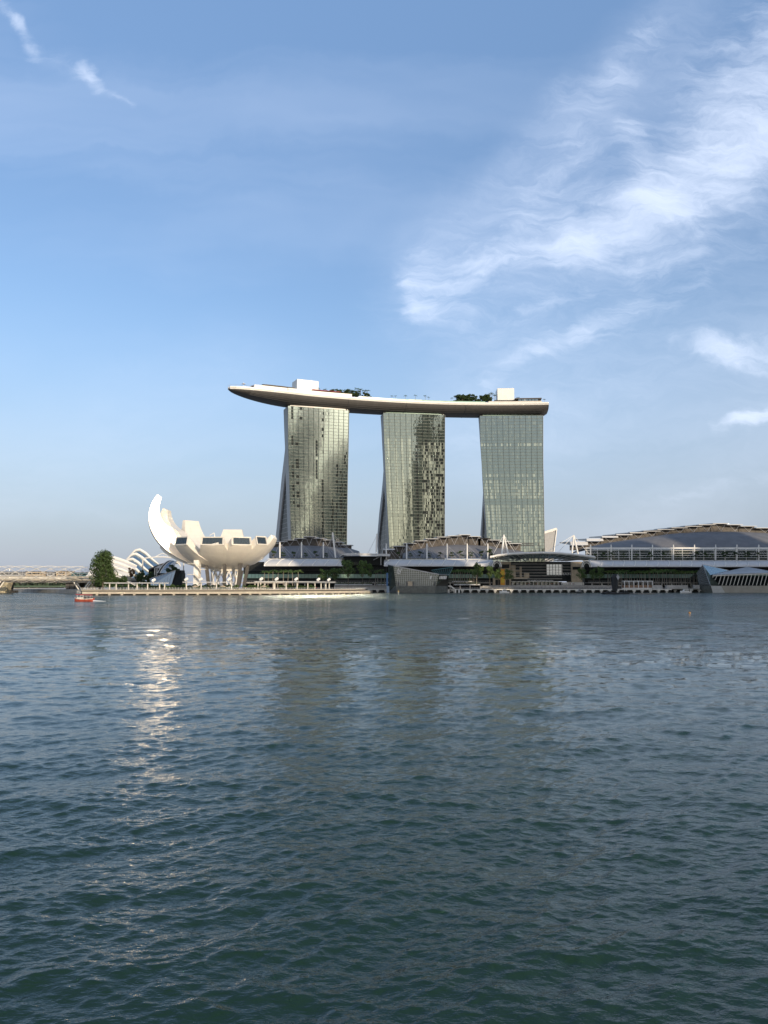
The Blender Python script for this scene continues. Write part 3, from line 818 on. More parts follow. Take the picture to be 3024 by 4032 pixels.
    for k in range(12):
        a0 = 2 * math.pi * k / 12
        for sg in (-1, 1):
            a1 = a0 + sg * 2 * math.pi / 12
            p = Vector((MC.x + 9.2 * math.cos(a0), MC.y + 9.2 * math.sin(a0), LAND + 1)); q = Vector((MC.x + 8.8 * math.cos(a1), MC.y + 8.8 * math.sin(a1), Z0 - .9))
            m = MB(); m.tube([p, q], .38, 6); m.build('lattice_strut', M['white_paint'], root)
    # slanted columns, the bowl's shade put into their dark colour
    for (u0, v0, u1, v1, dy) in [(812,2232,824,2306,-14),(885,2229,883,2304,-18),(948,2226,936,2302,-15),(978,2224,958,2304,-4),(770,2238,786,2304,8),(952,2255,938,2304,8)]:
        p = P(u0, v0, MC.y + dy); q = P(u1, v1, MC.y + dy * .8); q.z = LAND
        m = MB(); m.beam(p + Vector((0,0,1.5)), q, 2.0, 2.0); m.build('slanted_column', M['column_grey'], root)
    # stair tower with its outside flights
    x0, x1 = X(746, 500), X(766, 500)
    st = MB(); st.box(x0, 512, LAND, x1, 519, 22); so = st.build('stair_tower', M['white_paint'], root)
    for (z, s) in ((9.2, 1), (16.0, 1)):
        m = MB(); a = Vector((x0 - 3.4, 510.6, z + 3.6)); b = Vector((x0 + 1.0, 510.6, z + 3.6)); c = Vector((x1 + 1.5, 510.6, z)); d = Vector((x1 + 5, 510.6, z))
        for p, q in ((a, b), (b, c), (c, d)):
            m.beam(p, q, 2.2, .35)
        m.build('stair_flight', M['pale_concrete'], so)
        m = MB()
        for p, q in ((a, b), (b, c), (c, d)):
            m.beam(p + Vector((0,-1.1,1.1)), q + Vector((0,-1.1,1.1)), .12)
        for p in (a, b, c, d): m.beam(p + Vector((0,-1.1,0)), p + Vector((0,-1.1,1.1)), .12)
        m.build('stair_railing', M['steel'], so)
    # little sail over the oculus
    m = MB(); p = P(843, 2098, 540); q = P(826, 2108, 540); r = P(846, 2114, 540)
    m.tube([q, p], .3, 5); m.tube([p, r], .3, 5); m.build('oculus_mast', M['white_paint'], root)
# skin: pale panels with fine joints
def petal_skin():
    m = mat('petal_skin', (.66,.615,.54), .42, var=.045, nscale=.25)
    t = NT(m.node_tree); bs = [n for n in m.node_tree.nodes if n.type == 'BSDF_PRINCIPLED'][0]
    geo = t.n('ShaderNodeNewGeometry').outputs['Position']; x, y, z = t.sep(geo)
    zl = t.m('LESS_THAN', t.m('FRACT', t.m('MULTIPLY', z, .42)), .045)
    ang = t.m('ARCTAN2', t.m('SUBTRACT', y, float(MC.y)), t.m('SUBTRACT', x, float(MC.x)))
    al = t.m('LESS_THAN', t.m('FRACT', t.m('MULTIPLY', ang, 20.)), .04)
    ln = t.m('MULTIPLY', t.m('MAXIMUM', zl, al), .22)
    src = bs.inputs['Base Color'].links[0].from_socket
    cell = t.n('ShaderNodeTexWhiteNoise'); t.put(cell.inputs['Vector'], t.comb(t.m('FLOOR', t.m('MULTIPLY', z, .42)), t.m('FLOOR', t.m('MULTIPLY', ang, 20.)), 0.))
    c2 = t.mix(t.m('MULTIPLY', cell.outputs['Value'], .10), src, (.45,.45,.45))
    t.put(bs.inputs['Base Color'], t.mix(ln, c2, (.30,.29,.27)))
    bs.inputs['Specular IOR Level'].default_value = .6; bs.inputs['Roughness'].default_value = .34
petal_skin()
mat('petal_gloss', (.82,.75,.65), .37, metal=.62, var=.05, nscale=.25)
museum()
# ------------------------------------------------------------------ shopping halls along the water
YM = 700.      # plane of the shop fronts
YC = 672.      # front lip of the long canopies
def hall(label, name, u0, u1, arch, slabs, body_v, Yr, canopy, masts, apron, trees=None):
    """arch: (u, v) of the crown line of the grey roof; slabs: (u0, u1, v, thickness px) of the stepped roof plates"""
    xm = (X(u0, YM) + X(u1, YM)) / 2
    root = thing(name, (xm, YM, LAND), label, 'shopping hall')
    # storeys
    zc = Z(2206, YC + 14)
    m = MB(); m.box(X(u0, YM), YM, LAND, X(u1, YM), YM + 70, zc - 1.0); m.build('storeys', M['dark_glass'], root)
    m = MB()
    for k in range(7):
        z = zc - 2.2 - k * 1.05; m.box(X(u0, YM), YM - .9, z, X(u1, YM), YM - .05, z + .28)
    m.build('sun_louvres', M['dark_metal'], root)
    m = MB(); m.box(X(u0, YM), YM - .5, 12.2, X(u1, YM), YM - .02, 15.6); m.build('pale_glazing', M['green_glass'], root)
    m = MB(); x = X(u0, YM) + 1
    while x < X(u1, YM) - 1: m.box(x, YM - .62, 12.1, x + .22, YM - .51, 15.7); x += 3.1
    m.build('glazing_bars', M['dark_metal'], root)
    m = MB(); m.box(X(u0, YM), YM - 12, 7.6, X(u1, YM), YM - .03, 8.5); m.build('terrace_slab', M['concrete'], root)
    x = X(u0, YM) + 3
    while x < X(u1, YM) - 2:
        m = MB(); m.box(x, YM - 11, LAND, x + .8, YM - 10.2, 7.58); m.build('column', M['pale_concrete'], root); x += 8.6
    m = MB(); m.box(X(u0, YM), YM - 11.9, 9.5, X(u1, YM), YM - 11.8, 9.62); x = X(u0, YM)
    while x < X(u1, YM): m.box(x, YM - 11.9, 8.5, x + .08, YM - 11.8, 9.5); x += 1.5
    m.build('terrace_railing', M['steel'], root)
    # canopy
    for (cu0, cu1, lipv, topv, nrib, warm) in canopy:
        x0, x1 = X(cu0, YC), X(cu1, YC); zl, zt = Z(lipv, YC), Z(topv, YC + 20)
        prof = [(YC + 20 * (1 - math.cos(a * math.pi / 16 )) , zl + (zt - zl) * math.sin(a * math.pi / 16)) for a in range(9)]
        m = MB(); rows = []
        for (y, z) in prof: rows.append([(x0 + (x1 - x0) * k / 24, y, z) for k in range(25)])
        m.grid(rows); rows2 = [[(p[0], p[1] + .25, p[2] - .4) for p in r] for r in rows]; m.grid(rows2); m.grid([rows[0], rows2[0]])
        c = m.build('canopy', M['white_roof'], root, True)
        for k in range(nrib + 1):
            x = x0 + (x1 - x0) * (k + .3) / (nrib + .6); m = MB()
            m.tube([(x + i * .75 - 3, y - .12, z + .15) for i, (y, z) in enumerate(prof)], .34, 5); m.build('canopy_rib', M['white_paint'], c)
        m = MB(); m.box(x0, YC + 19.8, zt - .8, x1, YC + 21.2, zt + .5); m.build('roof_edge', M['pale_concrete'], root)
    # grey vaulted roof
    n = 40; ua, ub = arch[0][0], arch[-1][0]; rows = []
    zb = Z(body_v, YM)
    for i in range(n + 1):
        u = ua + (ub - ua) * i / n; z = Z(interp(arch, u), Yr); x = X(u, Yr); xf = X(u, YM - 4)
        row = []
        for k in range(7):
            s = k / 6; row.append((xf + (x - xf) * s, YM - 4 + (Yr - YM + 4) * s, zb + (z - zb) * math.sin(s * math.pi / 2)))
        row.append((x, Yr + 45, z - 3)); rows.append(row)
    m = MB(); m.grid(rows)
    for r in (rows[0], rows[-1]): m.add(list(r) + [(r[-1][0], r[-1][1], zb)], [tuple(range(9))])
    m.build('vault_roof', M['grey_roof'], root)
    # clerestory wall rising behind the arch line
    m = MB(); top = []
    for (a, b, v, th) in slabs: pass
    # stepped plates with V struts
    for i, (a, b, v, th) in enumerate(slabs):
        z = Z(v, Yr + 6); x0, x1 = X(a, Yr + 6), X(b, Yr + 6); tk = max(.5, th * .13)
        m = MB(); yb = Yr + 46; rise = tk * .6 if th > 6 else .3
        m.hexa([(x0, Yr - 1, z - tk), (x1, Yr - 1, z - tk), (x1, yb, z + 1), (x0, yb, z + 1)], [(x0, Yr - 1 + (rise if th > 6 else 0), z), (x1, Yr - 1 + (rise if th > 6 else 0), z), (x1, yb, z + 1.9), (x0, yb, z + 1.9)])
        pl = m.build('roof_plate', M['white_roof'], root)
        um = (a + b) / 2; am = interp(arch, min(max(um, ua), ub)) if ua <= um <= ub else (body_v - 4)
        za = Z(am, Yr)
        if z - za > 2.5:
            m = MB(); w = (x1 - x0) * .30
            for sg in (-1, 1): m.tube([((x0 + x1) / 2, Yr - .9, za + .2), ((x0 + x1) / 2 + sg * w, Yr + .2, z - tk)], .15, 5)
            m.build('v_strut', M['steel'], pl)
        m = MB(); zl_ = min(za, z - 1) - 2
        m.box(x0 + .05, Yr + 4.0 + (i % 2) * .6, zl_, x1 - .05, Yr + 4.5 + (i % 2) * .6, z - tk + .1); m.build('clerestory', M['brown_louvre'], root)
    return root
def mast(u, vt, vb, Y, label, lean=0., r=.62, cables=((-30, 26), (-14, 26), (22, 26), (40, 27), (60, 28)), group='white roof masts with steel cables'):
    """white tapered mast with its stay cables; cables as (px sideways, px below top)"""
    p = P(u, vb, Y); q = P(u + lean, vt, Y)
    t = thing('roof_mast', p, label, 'mast', group)
    m = MB(); k = 8; m.tube([p + (q - p) * (i / k) for i in range(k + 1)], [r * (1 - .35 * abs(i / k - .4)) for i in range(k + 1)], 8); m.build('pole', M['white_paint'], t)
    z = Z(vb, Y)
    for (du, _) in cables:
        b = Vector((q.x + du * Y / FPX, Y + 5, z)); m = MB(); m.tube([q - Vector((0, 0, 1.2)), b], .13, 4); m.build('stay_cable', M['steel'], t)
    return t
# theatre hall on the left
sx = lambda a: 950 + .3315 * a
sy = lambda a: 2080 + .3315 * a
hall('shopping hall with a stepped grey vault, left of the boat shaped glass pavilion', 'theatre_hall', 960, 1520,
     [(u, v) for u, v in [(1060,2160),(sx(400),sy(225)),(sx(600),sy(208)),(sx(800),sy(205)),(sx(1000),sy(215)),(sx(1300),sy(240)),(sx(1400),sy(272))]],
     [(sx(330),sx(450),sy(182),4),(sx(405),sx(556),sy(160),4),(sx(515),sx(662),sy(142),4),(sx(632),sx(772),sy(123),4),(sx(748),sx(880),sy(103),4),(sx(866),sx(985),sy(121),4),(sx(976),sx(1087),sy(140),4),(sx(1085),sx(1200),sy(166),4),(sx(1188),sx(1312),sy(200),4)],
     2198, 730, [(1040, 1352, 2228, 2202, 6, 0)], None, None)
bx = lambda a: 1400 + .3315 * a
ex = lambda a: 1850 + .3315 * a
ey = lambda a: 2060 + .3315 * a
hall('long shopping hall with a stepped vault, standing behind the glass boat pavilion', 'casino_hall', 1521, 1968,
     [(bx(560),sy(300)),(bx(640),sy(270)),(bx(780),sy(240)),(bx(1000),sy(210)),(bx(1200),sy(193)),(bx(1400),sy(200)),(bx(1640),sy(215)),(ex(200),ey(275)),(ex(400),ey(300)),(ex(640),ey(335))],
     [(bx(325),bx(466),sy(246),9),(bx(450),bx(592),sy(212),5),(bx(578),bx(722),sy(180),4),(bx(700),bx(850),sy(151),4),(bx(828),bx(982),sy(127),4),(bx(960),bx(1113),sy(106),4),(bx(1090),bx(1244),sy(92),4),(bx(1220),bx(1362),sy(79),4),(bx(1342),bx(1482),sy(99),4),(bx(1463),bx(1602),sy(120),4),(ex(96),ex(245),ey(180),4),(ex(222),ex(362),ey(202),4),(ex(340),ex(482),ey(221),4),(ex(458),ex(602),ey(243),4)],
     2200, 730, [(1512, 1945, 2229, 2204, 9, 0)], None, None)
hx = lambda a: 2300 + .4364 * a
hy = lambda a: 2040 + .4364 * a
hall('longest and tallest shopping hall at the right end, its grey vault running out of view', 'convention_hall', 2300, 3190,
     [(hx(-10),hy(274)),(hx(200),hy(225)),(hx(500),hy(180)),(hx(800),hy(140)),(hx(1100),hy(122)),(hx(1400),hy(122)),(hx(1659),hy(135)),(3190,2122)],
     [(ex(1180),ex(1385),ey(222),26),(hx(10),hx(158),hy(188),18),(hx(146),hx(292),hy(165),12),(hx(275),hx(420),hy(148),8),(hx(396),hx(548),hy(133),6),(hx(520),hx(672),hy(119),4),(hx(645),hx(796),hy(105),4),(hx(770),hx(916),hy(90),4),(hx(893),hx(1042),hy(76),4),(hx(1017),hx(1166),hy(62),4),(hx(1142),hx(1288),hy(51),4),(hx(1268),hx(1412),hy(62),4),(hx(1393),hx(1536),hy(75),4),(hx(1530),hx(1690),hy(91),4),(hx(1670),hx(1830),hy(107),4),(hx(1810),hx(1970),hy(123),4)],
     2162, 735, [(2318, 3190, 2231, 2207, 19, 1)], None, None)
# upper gallery of the right hall: rails, screens and warm glazing under the vault
def gallery():
    root = bpy.data.objects['convention_hall']
    m = MB(); m.box(X(2305, 694), 694, Z(2205, 694), X(3190, 694), 695, Z(2163, 694)); m.build('gallery_wall', M['shop_glass'], root)
    for i, v in enumerate((2158, 2168, 2178, 2187, 2196)):
        m = MB(); z = Z(v, 690); m.box(X(2305, 690), 689.6, z - (.5 if i == 0 else .14), X(3190, 690), 690.2, z + (.5 if i == 0 else .14)); m.build('gallery_rail', M['white_paint'], root)
    x = X(2310, 690); 
    while x < X(3190, 690): 
        m = MB(); m.box(x, 690.3, Z(2205, 690), x + .35, 690.7, Z(2160, 690)); m.build('gallery_post', M['white_paint'], root); x += 9.2
gallery()
for i, u in enumerate((sx(458), sx(716), sx(975))): mast(u, sy(165), sy(352), 690, 'short white mast with cables on the roof edge of the left shopping hall', group='masts on the left shopping hall')
mast(sx(1120), sy(50), sy(352), 688, 'tall white mast leaning left at the right end of the left shopping hall', lean=-12, r=.75, cables=((-30,0),(-18,0),(30,0),(60,0),(104,0)))
mast(bx(246), sy(65), sy(295), 684, 'tall white upright mast beside the foot of the middle hotel tower', lean=3, r=.8, cables=((-36,0),(14,0),(24,0),(36,0)))
for a in (365, 607, 848, 1087, 1325, 1570): mast(bx(a), sy(182), sy(365), 690, 'short white mast with cables on the roof edge of the middle shopping hall', group='masts on the middle shopping hall')
mast(ex(212), ey(252), ey(430), 690, 'short white mast with cables on the roof edge of the middle shopping hall', group='masts on the middle shopping hall')
mast(ex(1435), ey(255), ey(440), 690, 'short white mast with cables on the roof edge of the right shopping hall', group='masts on the right shopping hall')
for a in (57, 243, 430, 617, 805, 995, 1187, 1378, 1575, 1765): mast(hx(a), hy(240), hy(378), 690, 'short white mast with cables on the roof edge of the right shopping hall', group='masts on the right shopping hall')
def amast(utop, vtop, ul, ur, vb, label, cab):
    Y = 684; t = thing('portal_mast', P((ul + ur) / 2, vb, Y), label, 'mast')
    for ub in (ul, ur):
        m = MB(); m.tube([P(ub, vb, Y + (0 if ub == ul else 3)), P(utop, vtop, Y)], [.85, .6], 8); m.build('mast_leg', M['white_paint'], t)
    for (cu, cv, cy) in cab:
        m = MB(); m.tube([P(utop, vtop + 1, Y), P(cu, cv, cy)], .20, 5); m.build('stay_cable', M['white_paint'], t)
amast(ex(403), ey(137), ex(374), ex(466), ey(425), 'white two legged mast at the left end of the arched entrance canopy', [(ex(406),ey(345),684),(ex(275),ey(372),686),(ex(530),ey(340),690)])
amast(ex(1232), ey(140), ex(1206), ex(1302), ey(440), 'white two legged mast at the right end of the arched entrance canopy', [(ex(925),ey(335),672),(ex(1055),ey(338),672),(ex(1420),ey(372),688)])

# flat canopy between the left and middle halls
def flat_canopy():
    t = thing('entrance_canopy', P(1440, 2195, 676), 'flat white entrance canopy with a curled left edge, between the two shopping halls', 'canopy')
    m = MB(); pts = [P(1338, 2190, 676), P(1350, 2182, 676), P(1368, 2178, 676), P(1400, 2178, 676), P(1535, 2181, 676)]
    rows = [[p, p + Vector((0, 18, .6)), p + Vector((0, 18, -.6)), p + Vector((0, 0, -2.0 if i > 1 else -.5))] for i, p in enumerate(pts)]
    m.grid(rows, closed=True); m.add(rows[0], [(0,1,2,3)]); m.add(rows[-1], [(0,1,2,3)]); m.build('canopy_deck', M['white_roof'], t)
    for k in range(5):
        m = MB(); p = P(1385 + k * 34, 2184, 676); m.tube([p + Vector((0, -.1, -1)), p + Vector((0, 0, 1.3)), p + Vector((0, 17, 1.5))], .22, 5); m.build('canopy_rib', M['white_paint'], t)
    for (a, b) in (((1470, 2205), (1498, 2190)), ((1500, 2226), (1500, 2188))):
        m = MB(); m.tube([P(*a, 682), P(*b, 682)], .45, 6); m.build('prop', M['steel'], t)
    m = MB(); m.box(X(1352, 690), 690, Z(2225, 690), X(1518, 690), 698, Z(2190, 690)); m.build('lobby', M['dark_glass'], t)
flat_canopy()

# arched entrance canopy and glass atrium in the middle
def atrium():
    t = thing('mall_entrance', (X(2110, 690), 690, LAND), 'glazed shopping entrance with beige stone frames under a wide arched canopy', 'building entrance')
    # arched canopy: crown line read from the photo
    cl = [(ex(238),ey(390)),(ex(320),ey(372)),(ex(480),ey(352)),(ex(650),ey(344)),(ex(850),ey(338)),(ex(1060),ey(343)),(ex(1250),ey(360)),(ex(1400),ey(378)),(ex(1490),ey(396))]
    A = [P(u, v, 662) for u, v in cl]
    rows = []
    for i, p in enumerate(A):
        s = i / (len(A) - 1); dep = 4 + 24 * math.sin(s * math.pi) ** .7
        rows.append([p, p + Vector((0, -1.2, -1.0)), p + Vector((0, 0, -1.9)), p + Vector((0, dep, -2.6 - dep * .08)), p + Vector((0, dep, -1.8 - dep * .08))])
    m = MB(); m.grid([[r[0], r[1], r[2]] for r in rows]); m.build('canopy_rim', M['white_paint'], t, True)
    m = MB(); m.grid([[r[2], r[3], r[4], r[0]] for r in rows]); m.build('canopy_glazing', M['pale_glass'], t)
    cr = bpy.data.objects[ [o for o in C.objects if o.name.startswith('canopy_rim')][-1].name ]
    for k in range(1, 16):
        s = k / 16; q = s * (len(A) - 1); i = min(int(q), len(A) - 2); f = q - i
        p = A[i] + (A[i+1] - A[i]) * f; e = Vector((X(1990 + 250 * s, 684), 684, Z(2209, 684)))
        m = MB(); m.beam(p + Vector((0, .5, -2.1)), e, .35, .7); m.build('canopy_rafter', M['grey_panel'], cr)
    # beige stone frames
    def bx2(name, a0, v0, a1, v1, y0, y1, mt): 
        m = MB(); m.box(X(ex(a0), y0), y0, Z(ey(v1), y0), X(ex(a1), y0), y1, Z(ey(v0), y0)); return m.build(name, M[mt], t)
    bx2('glass_front', 480, 458, 1200, 690, 688, 702, 'dark_glass')
    bx2('stone_block', 358, 458, 485, 740, 686, 700, 'stone_beige'); bx2('recess', 376, 490, 466, 535, 685.6, 685.9, 'dark_glass')
    bx2('stone_block', 1200, 458, 1330, 700, 686, 700, 'stone_beige'); bx2('recess', 1216, 518, 1305, 552, 685.6, 685.9, 'dark_glass')
    bx2('stone_block', 270, 650, 480, 745, 684, 686, 'stone_beige')
    for a, b in ((300, 352), (372, 410), (425, 462)): bx2('recess', a, 672, b, 738, 683.6, 683.9, 'dark_glass')
    for i, (a0, v0, a1, v1) in enumerate([(490,500,540,640),(590,515,612,650),(540,560,600,575),(490,640,680,660),(640,590,700,650)]): bx2('stone_frame', a0, v0, a1, v1, 686.8 - i * .12, 687.9, 'stone_beige')
    bx2('inner_glass', 905, 490, 1092, 612, 687.0, 687.8, 'blue_glass')
    for k in range(6): bx2('glass_bar', 905 + k * 36, 490, 909 + k * 36, 612, 686.7, 686.95, 'dark_metal')
    for v in (483, 519, 553, 588, 623, 658):
        bx2('balcony_rail', 484, v, 1198 if v < 600 else 1090, v + 4, 684.6, 684.9, 'pale_concrete')
    bx2('lower_fascia', 488, 690, 1050, 696, 680, 690, 'pale_concrete')
    for k in range(12): bx2('column', 500 + k * 49, 697, 508 + k * 49, 738, 682, 683, 'pale_concrete')
    bx2('shop_front', 488, 697, 1085, 742, 686, 686.9, 'shop_glass')
    bx2('stone_screen', 1082, 702, 1345, 740, 681, 682, 'pale_concrete')
    # barrel ends of the long canopies on each side
    for (uc, w, vb, vt) in ((ex(318), 46, ey(520), ey(448)), (ex(1382), 48, ey(520), ey(452))):
        m = MB(); Y = 668; c = X(uc, Y); r = w * .3315 * Y / FPX * 1.15; zb = Z(vb, Y); h = Z(vt, Y) - zb
        pts = [(c - r * math.cos(a * math.pi / 12), Y, zb + h * math.sin(a * math.pi / 12)) for a in range(13)]
        m.tube(pts, .5, 6); m.tube([(c + (x - c) * .7, y, zb + (z - zb) * .72) for x, y, z in pts], .35, 6)
        o = m.build('barrel_arch', M['white_paint'], t)
        m = MB(); m.add([(x, y + .8, z) for x, y, z in pts], [tuple(range(13))]); m.add([(x, y + 1.3, z) for x, y, z in pts], [tuple(range(13))]); m.build('barrel_glass', M['dark_glass'], o)
    def text(body, u, v, Y, size, mt, name, w=None):
        cu = bpy.data.curves.new(name, 'FONT'); cu.body = body; cu.size = size; cu.extrude = .05; cu.align_x = 'CENTER'; cu.align_y = 'CENTER'
        tmp = bpy.data.objects.new(name, cu); C.objects.link(tmp)
        dg = bpy.context.evaluated_depsgraph_get(); me = bpy.data.meshes.new_from_object(tmp.evaluated_get(dg)); bpy.data.objects.remove(tmp)
        me.materials.clear(); me.materials.append(M[mt]); o = bpy.data.objects.new(name, me); C.objects.link(o)
        xs = [p.co.x for p in me.vertices]; k = (w / (max(xs) - min(xs))) if w else 1
        p = P(u, v, Y); o.matrix_basis = Matrix.Translation(p) @ Matrix.Rotation(R(90), 4, 'X') @ Matrix.Diagonal((k, 1, 1, 1))
        return o
    a = text('CHANEL', ex(1150), ey(606), 687.7, 2.6, 'white_paint', 'shop_lettering', 5.6 * 3); 
    b = text('THE SHOPPES AT MARINA BAY SANDS', ex(838), ey(684), 679.8, 1.7, 'white_paint', 'entrance_lettering', 22.)
    for o in (a, b):
        w = o.matrix_basis.copy(); o.parent = t; o.matrix_basis = Matrix.Translation(-t.location) @ w
    # orange panel
    m = MB(); p = P(ex(390), ey(738), 681); m.cbox(p, 3.6, 1.2, 14.4 * .95, mi=0); m.cbox(p + Vector((0, -.65, 8.2)), 2.6, .1, 4.2, mi=1); m.cbox(p + Vector((0, -.65, 2.0)), 2.6, .1, 4.2, mi=1)
    tag(m.build('advertising_column', [M['orange_panel'], M['yellow_paint']]), 'bright orange advertising column beside the beige stone entrance block', 'sign')
    return text
text_obj = atrium()

# small slanted grey building seen behind the right hotel tower
def slant():
    Y = 1050; t = thing('slanted_building', P(2168, 2190, Y), 'pale slanted building with a bright rim behind the rightmost hotel tower', 'building')
    q = [P(2130, 2210, Y), P(2176, 2210, Y), P(2192, 2082, Y), P(2135, 2100, Y)]
    m = MB(); m.hexa([q[0], q[1], q[1] + Vector((0,40,0)), q[0] + Vector((0,40,0))], [q[3], q[2], q[2] + Vector((0,40,0)), q[3] + Vector((0,40,0))]); m.build('body', M['grey_panel'], t)
    m = MB(); d = Vector((0, -.5, 0)); m.beam(q[3] + d, q[2] + d, 1.5, 3.0); m.build('top_rim', M['white_paint'], t)
    m = MB(); m.beam(q[1] + d * 1.2, q[2] + d * 1.2, 1.2, 1.4); m.build('side_rim', M['white_paint'], t)
slant()

# ------------------------------------------------------------------ glass boat pavilion with the monogram
def boat_pavilion():
    Y = 607; t = thing('glass_pavilion', P(1565, 2330, 620), 'dark glass boat shaped pavilion standing in the water with a crossed letter monogram', 'pavilion')
    u = lambda a: 1400 + .3315 * a
    v = lambda a: 2080 + .3315 * a
    def f(a, b, y=Y): return P(u(a), v(b), y)
    # main faces: front (a 450..960), left flank going back, right dark flank
    A0, A1 = f(490, 768), f(450, 447); B0, B1 = f(938, 768), f(990, 548)
    L0, L1 = f(402, 766, 628), f(385, 432, 632); Rr0, Rr1 = f(1092, 760, 636), f(1108, 552, 640)
    bk = Vector((0, 34, 0))
    m = MB(); m.quad(A0, B0, B1, A1); m.quad(L0, A0, A1, L1); m.quad(B0, Rr0, Rr1, B1); m.quad(L1, A1, B1 , B1 + bk); m.quad(L1, B1 + bk, L1 + bk*.5, L1 + bk*.45); m.quad(Rr0, Rr0 + bk, Rr1 + bk, Rr1); m.quad(B1, Rr1, Rr1 + bk, B1 + bk)
    m.quad(L0, L1, L1 + bk, L0 + bk)
    m.build('glass_skin', M['shop_glass'], t)
    # stone plinth, slightly proud
    zp = Z(v(685), Y)
    def lev(p, q, z): return p + (q - p) * ((z - p.z) / (q.z - p.z))
    fo = Vector((0, -.35, 0))
    A2, B2, L2, R2 = lev(A0, A1, zp), lev(B0, B1, zp), lev(L0, L1, zp), lev(Rr0, Rr1, zp)
    for nm, (p, q, r, s) in dict(front=(A0, B0, B2, A2), left=(L0, A0, A2, L2), right=(B0, Rr0, R2, B2)).items():
        m = MB(); m.hexa([p + fo, q + fo, q - fo*.2, p - fo*.2], [s + fo, r + fo, r - fo*.2, s - fo*.2]); m.build('plinth', M['plinth_stone'], t)
        lo = bpy.data.objects
    # glazing bars: uprights and transoms on the front and left flank
    m = MB()
    for k in range(1, 20):
        s = k / 20; p = A2 + (B2 - A2) * s; q = A1 + (B1 - A1) * s; m.beam(p + fo * .4, q + fo * .4, .22, .3)
    m.build('uprights', M['steel'], t)
    m = MB()
    for j in range(11):
        s = j / 10.5; p = A2 + (A1 - A2) * s; zz = p.z
        if zz < B1.z: q = lev(B0, B1, zz)
        else:
            k = (zz - B1.z) / (A1.z - B1.z); q = B1 + (A1 - B1) * k
        m.beam(p + fo * .7, q + fo * .7, .14, .16)
    m.build('transoms', M['steel'], t)
    m = MB()
    for j in range(12):
        s = j / 12; m.beam(L2 + (L1 - L2) * s + fo * .5, A2 + (A1 - A2) * s + fo * .5, .12, .12)
    for k in range(5):
        s = k / 4; m.beam(L2 + (A2 - L2) * s + fo * .5, L1 + (A1 - L1) * s + fo * .5, .16, .2)
    m.build('flank_bars', M['dark_metal'], t)
    m = MB(); m.quad(f(955,540,Y-.2)+Vector((0,.25,0)), Rr1 + fo, R2 + fo, f(955,684,Y)+fo); m.build('dark_flank', M['dark_glass'], t)
    m = MB(); m.beam(L1 + fo, A1 + fo, .8, .6); m.beam(A1 + fo, B1 + fo, .9, .6); m.beam(B1 + fo, Rr1 + fo, .7, .5); m.build('roof_edge', M['steel'], t)
    for k in range(11):      # row of pale slats under the right eave
        a = 890 + k * 18; m = MB(); m.beam(f(a, 604, Y - .5 + k * .7), f(a + 7, 566, Y - .5 + k * .7), .9, .3)
        m.build('eave_slat', M['white_paint'], t)
    m = MB()     # blue green truss leaning out behind
    a = [f(900, 500, 632), f(1155, 462, 632)]; b = [f(960, 545, 632), f(1110, 560, 632)]
    m.tube(a, .3, 5); m.tube(b, .3, 5); m.tube([a[1], b[1]], .3, 5)
    for k in range(10):
        m.tube([a[0] + (a[1]-a[0])*(k/9), b[0] + (b[1]-b[0])*(k/9)], .14, 4)
        if k < 9: m.tube([a[0] + (a[1]-a[0])*(k/9), b[0] + (b[1]-b[0])*((k+1)/9)], .14, 4)
    m.build('roof_truss', M['blue_steel'], t)
    m = MB(); m.box(X(u(368), 629), 628.3, -.2, X(u(402), 629), 629.2, Z(v(686), 629)); m.build('pale_blue_foot', M['pale_blue'], t)
    m = MB(); m.box(X(u(366), 629), 629.4, Z(v(684), 629), X(u(386), 629), 630.4, Z(v(530), 629)); m.build('blue_panel', M['blue_panel'], t)
    # three people-high dark doorways and a beige panel coloured to read as lit
    for a, w in ((510, 14), (610, 16), (687, 14), (940, 14)):
        m = MB(); p = f(a, 684, Y - .45); m.cbox(p, w * .065, .15, 3.0); m.build('doorway', M['dark_metal'], t)
    m = MB(); p = f(648, 683, Y - .30); m.cbox(p, 3.4, .15, 3.2); m.build('beige_display', M['stone_beige'], t)
    # monogram: an L and a V, serifed, overlapping
    for ch, da, db, sz in (('L', -9, 6, 5.0), ('V', 8, -6, 5.0)):
        o = text_obj(ch, u(521 + da), v(513 + db), Y - 1.4, sz, 'white_paint', 'monogram_letter')
        if ch == 'L': o.matrix_basis = o.matrix_basis @ Matrix.Shear('XY', 4, (.22, 0)) if False else o.matrix_basis
        w = o.matrix_basis.copy(); o.parent = t; o.matrix_basis = Matrix.Translation(-t.location) @ w
mat('plinth_stone', (.12,.125,.11), .7, var=.25, nscale=.5)
mat('blue_steel', (.06,.14,.15), .5, var=.1)
mat('pale_blue', (.40,.50,.62), .6, var=.1)
boat_pavilion()

